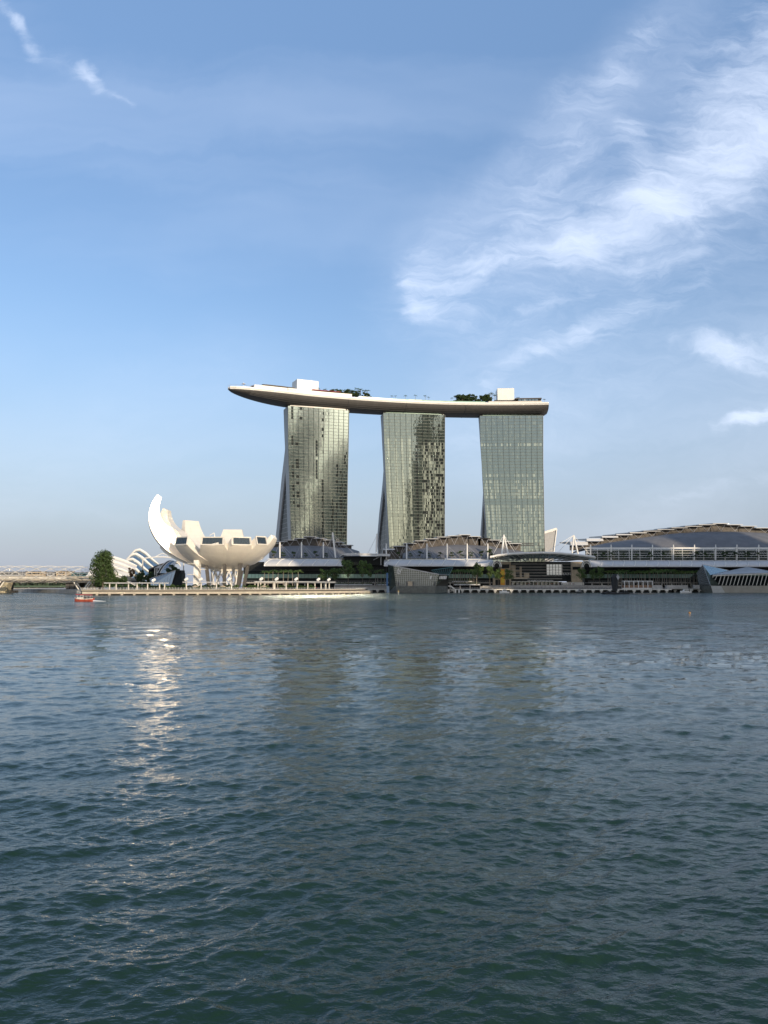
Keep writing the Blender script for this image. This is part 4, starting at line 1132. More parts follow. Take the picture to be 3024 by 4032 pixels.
# ------------------------------------------------------------------ crystal pavilion on the right
def crystal():
    t = thing('crystal_pavilion', P(2860, 2332, 660), 'faceted glass pavilion on a stone plinth in the water at the right edge', 'pavilion')
    u = lambda a: 2650 + .22544 * a
    v = lambda a: 2200 + .22544 * a
    def f(a, b, y): return P(u(a), v(b), y)
    Y = 640
    apex = f(520, 100, Y + 14); c0 = f(650, 468, Y); l0 = f(445, 468, Y + 22); lt = f(408, 250, Y + 26); r1 = f(975, 205, Y + 20); cr = f(815, 468, Y + 1); s1 = f(650, 285, Y + 1)
    m = MB(); m.add([l0, c0, apex, lt], [(0, 1, 2, 3)]); m.build('dark_facet', M['facet_dark'], t)
    m = MB(); m.add([c0, s1, r1, apex], [(0, 1, 2, 3)]); m.build('pale_facet', M['pale_glass'], t)
    m = MB(); m.add([c0 + Vector((0,-.15,0)), cr, s1 + Vector((0,-.15,0))], [(0, 1, 2)]); m.build('low_facet', M['shop_glass'], t)
    m = MB(); m.add([apex, r1, r1 + Vector((0, 25, -6)), lt + Vector((0, 25, -6)), lt], [(0, 1, 2, 3, 4)]); m.build('rear_facet', M['pale_glass'], t)
    m = MB()
    for k in range(1, 9):
        s = k / 9; m.beam(apex + (c0 - apex) * s + Vector((0,-.1,0)), (apex + (r1 - apex) * min(1, s * 1.6)) if s < .62 else (r1 + (s1 - r1) * ((s - .62) / .38)), .14)
    for k in range(1, 10):
        s = k / 10; m.beam(apex + (c0 - apex) * s + Vector((0,-.1,0)), lt + (l0 - lt) * s + Vector((0,-.1,0)), .12)
        m.beam(apex + (lt - apex) * s + Vector((0,-.15,0)), c0 + (l0 - c0) * s + Vector((0,-.15,0)), .16)
    m.beam(apex, c0 + Vector((0,-.2,0)), .4); m.beam(apex, r1, .3); m.build('facet_bars', M['steel'], t)
    # low pyramid roof and raking posts
    e0 = f(690, 278, Y + 2); pk = f(1300, 140, Y + 30); e1 = f(1655, 243, Y + 2); e2 = f(2150, 300, Y + 2); dn = Vector((0, 0, -.9))
    m = MB(); m.add([e0, e1, pk, f(975, 210, Y + 30), f(2200, 215, Y + 34)], [(0, 1, 2, 3)]); m.add([e1, e2, pk], [(0, 1, 2)]); m.add([e0+dn, e1+dn, e1, e0], [(0,1,2,3)])
    m.build('pyramid_roof', M['zinc'], t)
    m = MB(); m.beam(e0 + dn, e1 + dn, .5, .8); m.beam(e1 + dn, e2 + dn, .5, .8); m.build('eave_beam', M['pale_concrete'], t)
    m = MB(); m.box(X(u(660), Y + 8), Y + 8, Z(v(468), Y), X(u(2200), Y + 8), Y + 30, Z(v(300), Y + 8)); m.build('inner_glass', M['dark_glass'], t)
    for k in range(22):
        a = 715 + k * 66.5; s = min(1, (a - 690) / 960); top = f(a, 282 - 30 * s, Y + 2); bot = f(a - 62 + k * 2 if k < 3 else a - 58, 466 if k > 1 else 390, Y + 2.5)
        m = MB(); m.beam(bot, top, .42, .5); m.build('raking_post', M['pale_concrete'], t)
    # plinth: dark left face, pale front faces
    z1 = Z(v(470), Y); d = lambda p, zz: Vector((p.x, p.y, zz))
    P0, P1, P2, P3 = f(452, 585, Y + 22), f(698, 588, Y), f(915, 582, Y + .2), f(2250, 590, Y + .2)
    T0, T1_, T2_, T3_ = f(445, 472, Y + 22), f(662, 472, Y), f(838, 474, Y + .1), f(2250, 470, Y + .1)
    for nm, a, b, c_, e, mt in (('plinth_dark', P0, P1, T1_, T0, 'plinth_stone'), ('plinth_pale', P1, P2, T2_, T1_, 'plinth_zinc'), ('plinth_long', P2, P3, T3_, T2_, 'plinth_buff')):
        q = Vector((0, 1.2, 0)); m = MB(); m.hexa([d(a,-.6), d(b,-.6), d(b,-.6)+q, d(a,-.6)+q], [c_ if False else e, c_, c_+q, e+q]); m.build(nm, M[mt], t)
    m = MB(); m.box(X(u(700), Y + 4), Y + 3, z1 - .6, X(u(2240), Y + 4), Y + 30, z1 - .1); m.build('deck', M['concrete'], t)
mat('facet_dark', (.05,.06,.055), .25, var=.4, nscale=.8)
mat('zinc', (.34,.36,.38), .35, metal=.5, var=.1, nscale=.3)
mat('plinth_zinc', (.42,.42,.40), .4, var=.1)
mat('plinth_buff', (.30,.28,.235), .6, var=.12, nscale=.2)
crystal()
# ------------------------------------------------------------------ waterfront decks
mat('deck_buff', (.38,.34,.275), .75, var=.10, nscale=.4)
mat('painted_shade', (.03,.028,.025), .9, var=.2)  # near-black colour stands in for the shade beneath the decks
mat('hedge_green', (.045,.085,.022), .95, var=.45, nscale=1.2)
def along(pts, step):
    out = []; pts = [Vector(p) for p in pts]
    for a, b in zip(pts, pts[1:]):
        n = max(1, int((b - a).length / step))
        for k in range(n): out.append((a + (b - a) * k / n, (b - a).normalized()))
    out.append((pts[-1], (pts[-1] - pts[-2]).normalized())); return out
PROM = [(-181,477),(-172,482),(-150,484.5),(-120,489),(-90,496),(-62,507),(-38,524),(-22,548),(-17,585),(-16,640)]
def promenade():
    t = thing('promenade_deck', (-90, 500, 0), 'long buff promenade deck on short piles, curving round in front of the white museum', 'boardwalk')
    n = len(PROM)
    def off(d): 
        o = []
        for i, p in enumerate(PROM):
            a = Vector(PROM[max(i-1,0)]); b = Vector(PROM[min(i+1,n-1)]); tt = (b-a).normalized(); o.append(Vector(p) + Vector((tt.y, -tt.x)) * d)
        return o
    def band(name, d0, d1, z0, z1, mt):
        A, B = off(d0), off(d1); m = MB(); rows = [[(a.x,a.y,z0),(a.x,a.y,z1),(b.x,b.y,z1),(b.x,b.y,z0)] for a, b in zip(A, B)]
        m.grid(rows, closed=True); m.add(rows[0], [(0,1,2,3)]); m.add(rows[-1], [(0,1,2,3)]); return m.build(name, M[mt], t)
    band('upper_deck', 3.0, -14, LAND + .01, LAND + .45, 'deck_buff')
    band('lower_deck', 6.5, 2.9, 1.55, 2.15, 'deck_buff')
    band('edge_beam', 6.9, 6.51, .75, 2.0, 'deck_buff')
    band('shade_band', 2.8, 2.4, .2, LAND, 'painted_shade')  # dark band coloured as the shade between upper and lower deck
    for p, d in along([(q.x, q.y, 0) for q in off(6.2)], 6.2):
        m = MB(); m.cbox((p.x, p.y, -1.), 1.3, 1.3, 1.74, math.atan2(d.y, d.x)); m.build('pile', M['deck_buff'], t)
    # railing
    R_ = [(q.x, q.y, LAND + .45) for q in off(2.7)]
    r = thing('railing', (R_[4][0], R_[4][1], LAND + .45), 'thin steel railing along the edge of the museum promenade', 'railing')
    m = MB()
    for p, d in along(R_, 2.0): m.cbox(p, .12, .12, 1.15)
    o = m.build('posts', M['steel'], r)
    m = MB()
    for h in (.4, .75, 1.12):
        for a, b in zip(R_, R_[1:]): m.beam(Vector(a) + Vector((0,0,h)), Vector(b) + Vector((0,0,h)), .07)
    m.build('rails', M['steel'], r)
    # white bollard fence at the left end
    for i, (p, d) in enumerate(along([(q.x, q.y, LAND + .45) for q in off(1.2)][:5], 1.75)):
        m = MB(); m.cbox(p, .22, .22, 1.4); tag(m.build('bollard', M['concrete']), 'pale upright post in the row along the left promenade', 'bollard', 'pale posts along the promenade')
    t.location = t.location
promenade()
DZ = LAND + .46
def pergola(pts, cols, zr, label, lamps, Yoff=0):
    """thin flat roof on round columns following pts (u, Y); lamps: u of the floodlights standing on it"""
    Pn = [Vector((X(u, y), y, zr)) for u, y in pts]
    t = thing('pergola', (Pn[0].x, Pn[0].y, DZ), label, 'pergola')
    m = MB()
    for a, b in zip(Pn, Pn[1:]): m.beam(a, b, 3.6, .38)
    m.build('roof', M['white_roof'], t)
    m = MB()
    for p, d in along([q + Vector((0,0,.2)) for q in Pn], 1.2): 
        n = Vector((-d.y, d.x, 0)); m.beam(p - n * 2.0, p + n * 2.0, .22, .26)
    m.build('slats', M['white_roof'], t)
    def onroof(u):
        for (a, ya), (b, yb) in zip(pts, pts[1:]):
            if a <= u <= b: k = (u - a) / (b - a); y = ya + (yb - ya) * k; return Vector((X(u, y), y, zr))
        return Pn[-1]
    for u in cols:
        p = onroof(u); m = MB(); m.tube([(p.x, p.y, DZ), (p.x, p.y, zr - .18)], .40, 8); m.build('column', M['pale_concrete'], t)
    for u, lab in lamps:
        p = onroof(u); f = thing('floodlight', p + Vector((0,0,.3)), lab, 'floodlight')
        m = MB(); m.cbox(p + Vector((0,0,.36)), .3, 1.2, 1.1); m.build('bracket', M['steel'], f)
        m = MB(); c = p + Vector((0,0,1.9)); d = Vector((.5,.2,.35)).normalized(); m.tube([c - d * 1.5, c - d * 1.2, c + d * .6, c + d * 1.1], [.5, .8, .95, .65], 10); m.build('lamp_housing', M['white_paint'], f)
gz = lambda v, y: Z(v, y)
pergola([(418,498),(600,498),(668,500)], [436,462,510,544,585,632,652], gz(2296,498), 'white pergola roof on columns at the left end of the promenade', [(609,'round white floodlight on the left pergola roof, left of the museum')])
pergola([(724,497),(924,500)], [737,795,855,914], gz(2292.5,497), 'white pergola in front of the museum, below its petals', [(737,'white floodlight at the left end of the middle pergola'),(793,'white floodlight on the middle pergola, second from the left'),(905,'white floodlight at the right end of the middle pergola')])
pergola([(1004,512),(1150,520),(1236,545),(1312,585)], [1018,1028,1080,1128,1171,1213,1241,1265,1284,1297], gz(2291,516), 'white curved pergola right of the museum', [(1031,'first white floodlight from the left on the curved pergola'),(1091,'second white floodlight from the left on the curved pergola'),(1168,'middle white floodlight on the curved pergola'),(1255,'fourth white floodlight on the curved pergola'),(1296,'last white floodlight at the right end of the curved pergola')])
def hedge(u0, u1, y, h, d, label, seed):
    rr = random.Random(seed); m = MB(); x0, x1 = X(u0, y), X(u1, y)
    for i in range(int((x1 - x0) * d * h * 9)):
        p = Vector((rr.uniform(x0, x1), y + rr.uniform(0, d), DZ + rr.uniform(.05, h) ** 1)); p.z = DZ + h * (1 - rr.random() ** 2) * (.75 + .25 * math.sin(p.x * 1.3) * math.sin(p.x * .41))
        a = Vector((rr.gauss(0,1), rr.gauss(0,1), rr.gauss(0,1))).normalized() * .28; b = a.cross(Vector((rr.gauss(0,1), rr.gauss(0,1), rr.gauss(0,1)))).normalized() * .26
        m.quad(p - a, p + b, p + a, p - b)
    tag(m.build('hedge', M['hedge_green']), label, 'hedge', kind='stuff')
hedge(460, 700, 505, 3.2, 3, 'bushy green planting behind the left pergola', 1)
hedge(700, 940, 504, 3.4, 3, 'green planting below the museum petals', 2)
hedge(960, 1060, 512, 3.2, 3, 'green planting at the left of the curved pergola', 3)
hedge(1100, 1240, 540, 3.0, 3, 'green planting behind the curved pergola', 4)
# kiosk tables and umbrellas on the promenade
for u, y, lab in ((772,494,'low beige sunshade on the promenade under the middle pergola'),(880,495,'low beige sunshade on the promenade right of the middle pergola centre'),(1040,507,'low beige sunshade behind the curved pergola columns')):
    q = Vector((X(u, y), y, DZ)); s = thing('sunshade', q, lab, 'sunshade')
    m = MB(); m.tube([q, q + Vector((0,0,2.2))], .08, 5); m.build('pole', M['steel'], s)
    m = MB(); m.lathe(q + Vector((0,0,1.7)), [(2.3,0),(1.2,.5),(.1,.9)], 8); m.build('shade', M['stone_beige'], s)
for u, y in ((1010, 503.5), (1030, 505)):
    q = Vector((X(u, y), y, DZ)); s = thing('bench', q, 'long pale bench on the promenade between the two pergolas', 'bench', 'pale benches on the promenade')
    m = MB(); m.box(q.x-1.6, q.y-.3, q.z+.42, q.x+1.6, q.y+.3, q.z+.55); m.build('seat', M['deck_buff'], s)
    for sg in (-1.3, 1.3): m = MB(); m.cbox(q + Vector((sg,0,0)), .2, .5, .42); m.build('leg', M['pale_concrete'], s)

# boardwalk along the shopping halls
def boardwalk(x0, x1, y, label, zt=2.9, mt='pale_concrete'):
    t = thing('boardwalk', ((x0+x1)/2, y, 0), label, 'boardwalk')
    m = MB(); m.box(x0, y, zt - .75, x1, 664.5, zt + .05); m.build('deck', M[mt], t)
    m = MB(); m.box(x0, y + 3, -.5, x1, y + 3.4, zt - .76); m.build('shadow_sheet', M['painted_shade'], t)  # added dark sheet, coloured as the shade under the boardwalk
    x = x0 + 2
    while x < x1 - 1:
        m = MB(); m.box(x, y - .2, zt - 1.9, x + 2.4, y + 1.6, zt - .76); m.box(x + .6, y + .2, -1, x + 1.7, y + 1.3, zt - 1.9); m.build('pile_cap', M['pale_concrete'], t); x += 6.6
    m = MB(); x = x0 
    while x < x1: m.box(x, y + .3, zt + .05, x + .09, y + .4, zt + 1.15); x += 2.2
    m.box(x0, y + .28, zt + 1.15, x1, y + .42, zt + 1.25); m.box(x0, y + .3, zt + .6, x1, y + .38, zt + .66); m.build('railing', M['steel'], t)
    return t
boardwalk(-15, X(1524, 648), 650, 'shaded boardwalk on piles left of the boat shaped glass pavilion')
boardwalk(X(1772, 646), X(2640, 646), 646, 'long boardwalk on pale piles between the two glass pavilions')
boardwalk(X(2640, 656), X(2750, 656), 657, 'short stretch of boardwalk beside the crystal pavilion', 3.1)
# planters with hedges, one per stretch
def planter(u0, u1, y, z0, label):
    t = thing('planter', (X((u0+u1)/2, y), y, LAND), label, 'planter')
    m = MB(); m.box(X(u0, y), y, z0 - .6, X(u1, y), y + 3, z0 + .35); m.build('box', M['white_roof'], t)
    rr = random.Random(int(u0)); m = MB(); x0, x1 = X(u0, y), X(u1, y)
    for i in range(int((x1 - x0) * 16)):
        p = Vector((rr.uniform(x0 + .3, x1 - .3), y + rr.uniform(.3, 2.7), z0 + .35 + rr.random() * 1.5)); a = Vector((rr.gauss(0,1), rr.gauss(0,1), rr.gauss(0,1))).normalized() * .3; b = a.cross(Vector((rr.gauss(0,1), rr.gauss(0,1), rr.gauss(0,1)))).normalized() * .28
        m.quad(p - a, p + b, p + a, p - b)
    m.build('shrubs', M['hedge_green'], t)
planter(1320, 1466, 668, 6.6, 'long white planter with low shrubs above the shaded boardwalk')
planter(1482, 1524, 668, 6.6, 'short white planter beside the left flank of the boat shaped pavilion')
planter(1787, 1888, 668, 6.6, 'long white planter with shrubs right of the boat shaped pavilion')
planter(1780, 1860, 676, 9.2, 'upper planter with shrubs behind the palms')
def terrace_walls():
    t = thing('retaining_wall', (X(2200, 672), 672, LAND), 'low dark terrace wall stepping down to the long boardwalk', 'wall')
    for i, (u0, u1, z0, z1, y) in enumerate([(1320,1524,2.9,5.9,669),(1890,2420,2.9,5.0,668),(1900,2560,5.02,6.0,674)]):
        m = MB(); m.box(X(u0, y), y, z0, X(u1, y), y + 4, z1); m.build('wall', M['concrete'], t)
    m = MB(); 
    for k in range(3): m.box(X(1900, 664), 664.6 + k, LAND + .05, X(2420, 664), 665.6 + k, LAND + .4 + .35 * k)
    m.build('steps', M['column_grey'], t)
terrace_walls()
# kiosk block with white frames near the black sculpture, and stacked stone blocks
def kiosk():
    Y = 655; t = thing('kiosk', P(2510, 2318, Y), 'open white framed kiosk block on the quay, right of the black sculpture', 'kiosk')
    u = lambda a: 2300 + .4364 * a
    v = lambda a: 2040 + .4364 * a
    z0, z1 = Z(v(630), Y), Z(v(566), Y)
    m = MB(); m.box(X(u(350), Y), Y, z0, X(u(605), Y), Y + 6, z0 + 2.2); m.build('counter', M['wood'], t)
    m = MB(); m.box(X(u(350), Y), Y - .3, z1 - .5, X(u(610), Y), Y + 6, z1); m.build('roof', M['white_paint'], t)
    for k in range(7):
        a = 352 + k * 42; m = MB(); m.box(X(u(a), Y), Y - .35, z0, X(u(a), Y) + .45, Y + .1, z1 - .5); m.build('post', M['white_paint'], t)
    m = MB(); m.box(X(u(345), Y), Y - .2, LAND + .1, X(u(600), Y), Y + 5, z0 - .01); m.build('base', M['pale_concrete'], t)
kiosk()
for i, (a0, a1, b0, b1, lab) in enumerate([(605,690,605,640,'grey stone block on the quay right of the white framed kiosk'),(735,925,605,645,'widest grey stone block on the quay'),(985,1030,603,645,'grey stone block nearest to the crystal pavilion')]):
    Y = 654; m = MB(); m.box(X(2300+.4364*a0, Y), Y, LAND + .1, X(2300+.4364*a1, Y), Y + 4, Z(2040+.4364*b0, Y)); m.box(X(2300+.4364*a0, Y)+.3, Y - .8, LAND + .1, X(2300+.4364*a1, Y) - .5, Y - .02, LAND + 1.3)
    tag(m.build('stone_block', M['concrete']), lab, 'stone block')

# black sculpture on its barge
def sculpture():
    Y = 535; u = lambda a: 2300 + .4364 * a
    v = lambda a: 2040 + .4364 * a
    c = P(u(292), v(680), Y); t = thing('sculpture', (c.x, c.y, 1.0), 'tall black wrapped sculpture with a faceted shoulder, standing on a barge', 'sculpture')
    prof = [(658, 22), (640, 25), (600, 29), (560, 31), (535, 32), (515, 25), (505, 13)]
    rows = []; px = .4364 * Y / FPX
    for k, (b, hw) in enumerate(prof):
        z = Z(v(b), Y); r = hw * px; a0 = .35 + k * .05
        rows.append([(c.x + r * math.cos(a0 + 2*math.pi*j/7) - (292 - 290 - (0 if k < 5 else 4)) * px, c.y + 3 + r * .8 * math.sin(a0 + 2*math.pi*j/7), z) for j in range(7)])
    m = MB(); m.grid(rows, closed=True); m.add(rows[-1], [tuple(range(7))]); m.build('wrapped_body', M['black_cloth'], t)
    r = rows[4]; m = MB(); zz = Z(v(505), Y)
    A = Vector((c.x + 2 * px, c.y + .2, Z(v(560), Y))); m.add([Vector((c.x - 2 * px, c.y - 1.1, Z(v(530), Y))), A + Vector((12 * px, -1.3, 0)), Vector((c.x + 33 * px, c.y - .2, Z(v(530), Y))), Vector((c.x + 10*px, c.y - .6, Z(v(508), Y)))], [(0,1,2,3)])
    m.build('folded_flap', M['grey_panel'], t)
    b = thing('barge', (c.x, c.y, 0), 'low black work barge carrying the wrapped sculpture', 'barge')
    m = MB(); x0, x1 = c.x - 112 * px, c.x + 112 * px; m.hexa([(x0 + 1, c.y - 2, -.2), (x1 - 1, c.y - 2, -.2), (x1 - 1, c.y + 8, -.2), (x0 + 1, c.y + 8, -.2)], [(x0, c.y - 2.5, .95), (x1, c.y - 2.5, .95), (x1, c.y + 8.5, .95), (x0, c.y + 8.5, .95)]); m.build('hull', M['dark_metal'], b)
    rr = random.Random(4)
    for k in range(13):
        x = x0 + 1.5 + (x1 - x0 - 3) * k / 12
        if abs(x - c.x) < 3.5: continue
        m = MB(); h = rr.uniform(1.0, 2.3); m.lathe((x, c.y + rr.uniform(-1.5, 0), .95), [(.55,0),(.62,.2),(.5,h*.6),(.3,h*.85),(.15,h)], 7); m.build('deck_bollard', M['black_cloth'], b)
    q = P(u(480), v(680), Y); m = MB(); m.hexa([(q.x-11, q.y-1, -.2),(q.x+11, q.y-1, -.2),(q.x+11, q.y+1.5, -.2),(q.x-11, q.y+1.5, -.2)],[(q.x-11.4, q.y-1.2, .35),(q.x+11.4, q.y-1.2, .35),(q.x+11.4, q.y+1.7, .35),(q.x-11.4, q.y+1.7, .35)])
    m.box(q.x - 10, q.y - .3, .35, q.x - 9.6, q.y + .1, .8)
    tag(m.build('pontoon', M['dark_metal']), 'thin dark floating pontoon just right of the barge', 'pontoon')
sculpture()

# gangway and landing beside the boat pavilion
def gangway():
    Y = 636; u = lambda a: 1400 + .3315 * a
    v = lambda a: 2080 + .3315 * a
    t = thing('gangway', P(u(1140), v(720), Y), 'covered white gangway leading down from the boat shaped pavilion to the water', 'gangway')
    a, b, c = P(u(1098), v(686), Y), P(u(1135), v(690), Y), P(u(1175), v(722), Y); d = P(u(1125), v(748), Y)
    m = MB(); 
    for p, q in ((a, b), (b, c)): m.beam(p, q, 2.6, .9)
    m.build('cover', M['white_paint'], t)
    m = MB(); m.beam(c + Vector((0,0,-.8)), d, 2.2, .5); m.build('ramp', M['pale_concrete'], t)
    for x in (1105, 1185, 1228):
        m = MB(); p = P(u(x), v(735), Y); m.tube([(p.x, p.y, -1), (p.x, p.y, Z(v(725), Y))], .7, 8); m.build('pile', M['white_paint'], t)
gangway()

# ------------------------------------------------------------------ boats, buoys
def boat_red():
    Y = 297; k = Y / FPX * .3013; c = P(332, 2366, Y); t = thing('tour_boat', (c.x, c.y, 0), 'red and cream wooden tour boat with a dark red roof, passing below the bridge', 'boat')
    def xx(a): return c.x + (a - 1100) * k
    rows = []
    for a, hw, zt in ((975, .1, 1.55), (990, .55, 1.35), (1010, .9, 1.15), (1060, 1.2, 1.0), (1150, 1.25, 1.0), (1200, 1.15, 1.15), (1222, .9, 1.3)):
        x = xx(a); rows.append([(x, c.y - hw, zt), (x, c.y - hw * .95, .45), (x, c.y - hw * .6, -.25), (x, c.y + hw * .6, -.25), (x, c.y + hw * .95, .45), (x, c.y + hw, zt)])
    m = MB(); m.grid(rows); m.add(rows[0], [tuple(range(6))]); m.add(rows[-1], [tuple(range(6))]); m.grid([[r[0], r[5]] for r in rows]); m.build('hull', M['red_paint'], t)
    m = MB(); 
    for a, b in zip(rows, rows[1:]): m.beam(Vector(a[0]) + Vector((0,-.03,-.12)), Vector(b[0]) + Vector((0,-.03,-.12)), .08, .22)
    m.build('gunwale', M['pale_concrete'], t)
    m = MB(); m.box(xx(1015), c.y - .85, 1.02, xx(1095), c.y + .85, 1.5); m.build('cabin', M['pale_concrete'], t)
    m = MB(); m.box(xx(1095), c.y - .8, 1.02, xx(1195), c.y + .8, 1.75); m.build('benches', M['dark_metal'], t)
    m = MB(); m.hexa([(xx(1003), c.y - 1.1, 2.45), (xx(1196), c.y - 1.1, 2.2), (xx(1196), c.y + 1.1, 2.2), (xx(1003), c.y + 1.1, 2.45)], [(xx(996), c.y - .9, 2.75), (xx(1190), c.y - .9, 2.5), (xx(1190), c.y + .9, 2.5), (xx(996), c.y + .9, 2.75)]); m.build('roof', M['dark_red'], t)
    for a in (1018, 1062, 1100, 1145, 1185):
        for sg in (-.95, .95): m = MB(); m.tube([(xx(a), c.y + sg, 1.0), (xx(a), c.y + sg, 2.35)], .05, 5); m.build('roof_post', M['white_paint'], t)
    for a in (1040, 1120, 1165):
        m = MB(); m.lathe((xx(a), c.y - 1.28, .55), [(.12,0),(.2,.08),(.2,.2),(.12,.28)], 8); m.build('fender', M['dark_metal'], t)
    # foam of the wake
    rr = random.Random(2); m = MB()
    for i in range(260):
        d = rr.random() ** 1.6; x = xx(1222) + d * 150 * k; y = c.y + rr.gauss(0, .35 + d * .7); r = rr.uniform(.05, .2) * (1 - d * .6)
        m.lathe((x, y, .02 + (1 - d) * rr.uniform(0, .30)), [(r * .6, 0), (r, r * .4), (r * .5, r * .9)], 5)
    tag(m.build('wake_foam', M['foam']), 'white foam churned up behind the red tour boat', 'foam', kind='stuff')
mat('foam', (.75,.78,.80), .8, var=.05)
boat_red()
def small_boat(u, v, length, label, mt='white_paint', flip=1, name='motorboat'):
    Y = CAMH / (-(dirp(1512, v)[1])) if dirp(1512, v)[1] < 0 else 600
    c = P(u, v, Y); t = thing(name, (c.x, c.y, 0), label, 'boat'); L = length / 2
    rows = []
    for a, hw, zt in ((-1, .15, 1.9), (-.8, .8, 1.7), (-.3, 1.3, 1.4), (.4, 1.3, 1.25), (1, 1.1, 1.3)):
        x = c.x + a * L * flip; rows.append([(x, c.y - hw, zt), (x, c.y - hw * .9, .4), (x, c.y - hw * .5, -.2), (x, c.y + hw * .5, -.2), (x, c.y + hw * .9, .4), (x, c.y + hw, zt)])
    m = MB(); m.grid(rows); m.add(rows[0], [tuple(range(6))]); m.add(rows[-1], [tuple(range(6))]); m.grid([[r[0], r[5]] for r in rows]); m.build('hull', M[mt], t)
    m = MB(); m.hexa([(c.x - .55*L, c.y - .9, 1.45), (c.x + .5*L, c.y - .9, 1.3), (c.x + .5*L, c.y + .9, 1.3), (c.x - .55*L, c.y + .9, 1.45)], [(c.x - .3*L, c.y - .8, 3.0), (c.x + .45*L, c.y - .8, 3.0), (c.x + .45*L, c.y + .8, 3.0), (c.x - .3*L, c.y + .8, 3.0)]); m.build('cabin', M['white_paint'] if mt == 'white_paint' else M['grey_panel'], t)
    m = MB(); m.box(c.x - .28*L, c.y - .95, 2.0, c.x + .42*L, c.y - .86, 2.6); m.build('window', M['dark_glass'], t)
    m = MB(); m.tube([(c.x, c.y, 3.0), (c.x, c.y, 4.0)], .07, 5); m.build('mast', M['steel'], t)
small_boat(1986, 2336.5, 7.0, 'small white motorboat moored at the long boardwalk, left of the entrance')
small_boat(2700, 2335.5, 8.2, 'white cabin boat moored near the crystal pavilion')
small_boat(2281, 2336, 4.6, 'small dark skiff moored at the long boardwalk', 'dark_metal', -1, 'skiff')
mat('buoy_orange', (.45,.22,.05), .7)
def buoy():
    t = thing('buoy', P(2715, 2414, 172), 'small orange buoy floating alone on the open water at the right', 'buoy'); c = Vector(t.location); c.z = 0; t.location = c
    m = MB(); m.lathe(c, [(.08,-.15),(.20,-.05),(.22,.10),(.17,.22),(.06,.30)], 10); m.build('float', M['buoy_orange'], t, True)
    m = MB(); m.tube([c + Vector((0,0,.28)), c + Vector((0,0,.42))], .03, 6); m.build('ring', M['dark_metal'], t)
    t = thing('marker_pole', (P(1569, 2350, 520).x, 520, 0), 'thin pale marker pole rising from the water in front of the boat shaped pavilion', 'marker'); c = Vector(t.location)
    m = MB(); m.tube([c - Vector((0,0,1)), c + Vector((0,0,1.9))], .16, 6); m.build('pole', M['pale_concrete'], t)
    m = MB(); m.lathe(c + Vector((0,0,1.9)), [(.28,0),(.28,.3),(.05,.5)], 8); m.build('cap', M['yellow_paint'], t)
buoy()

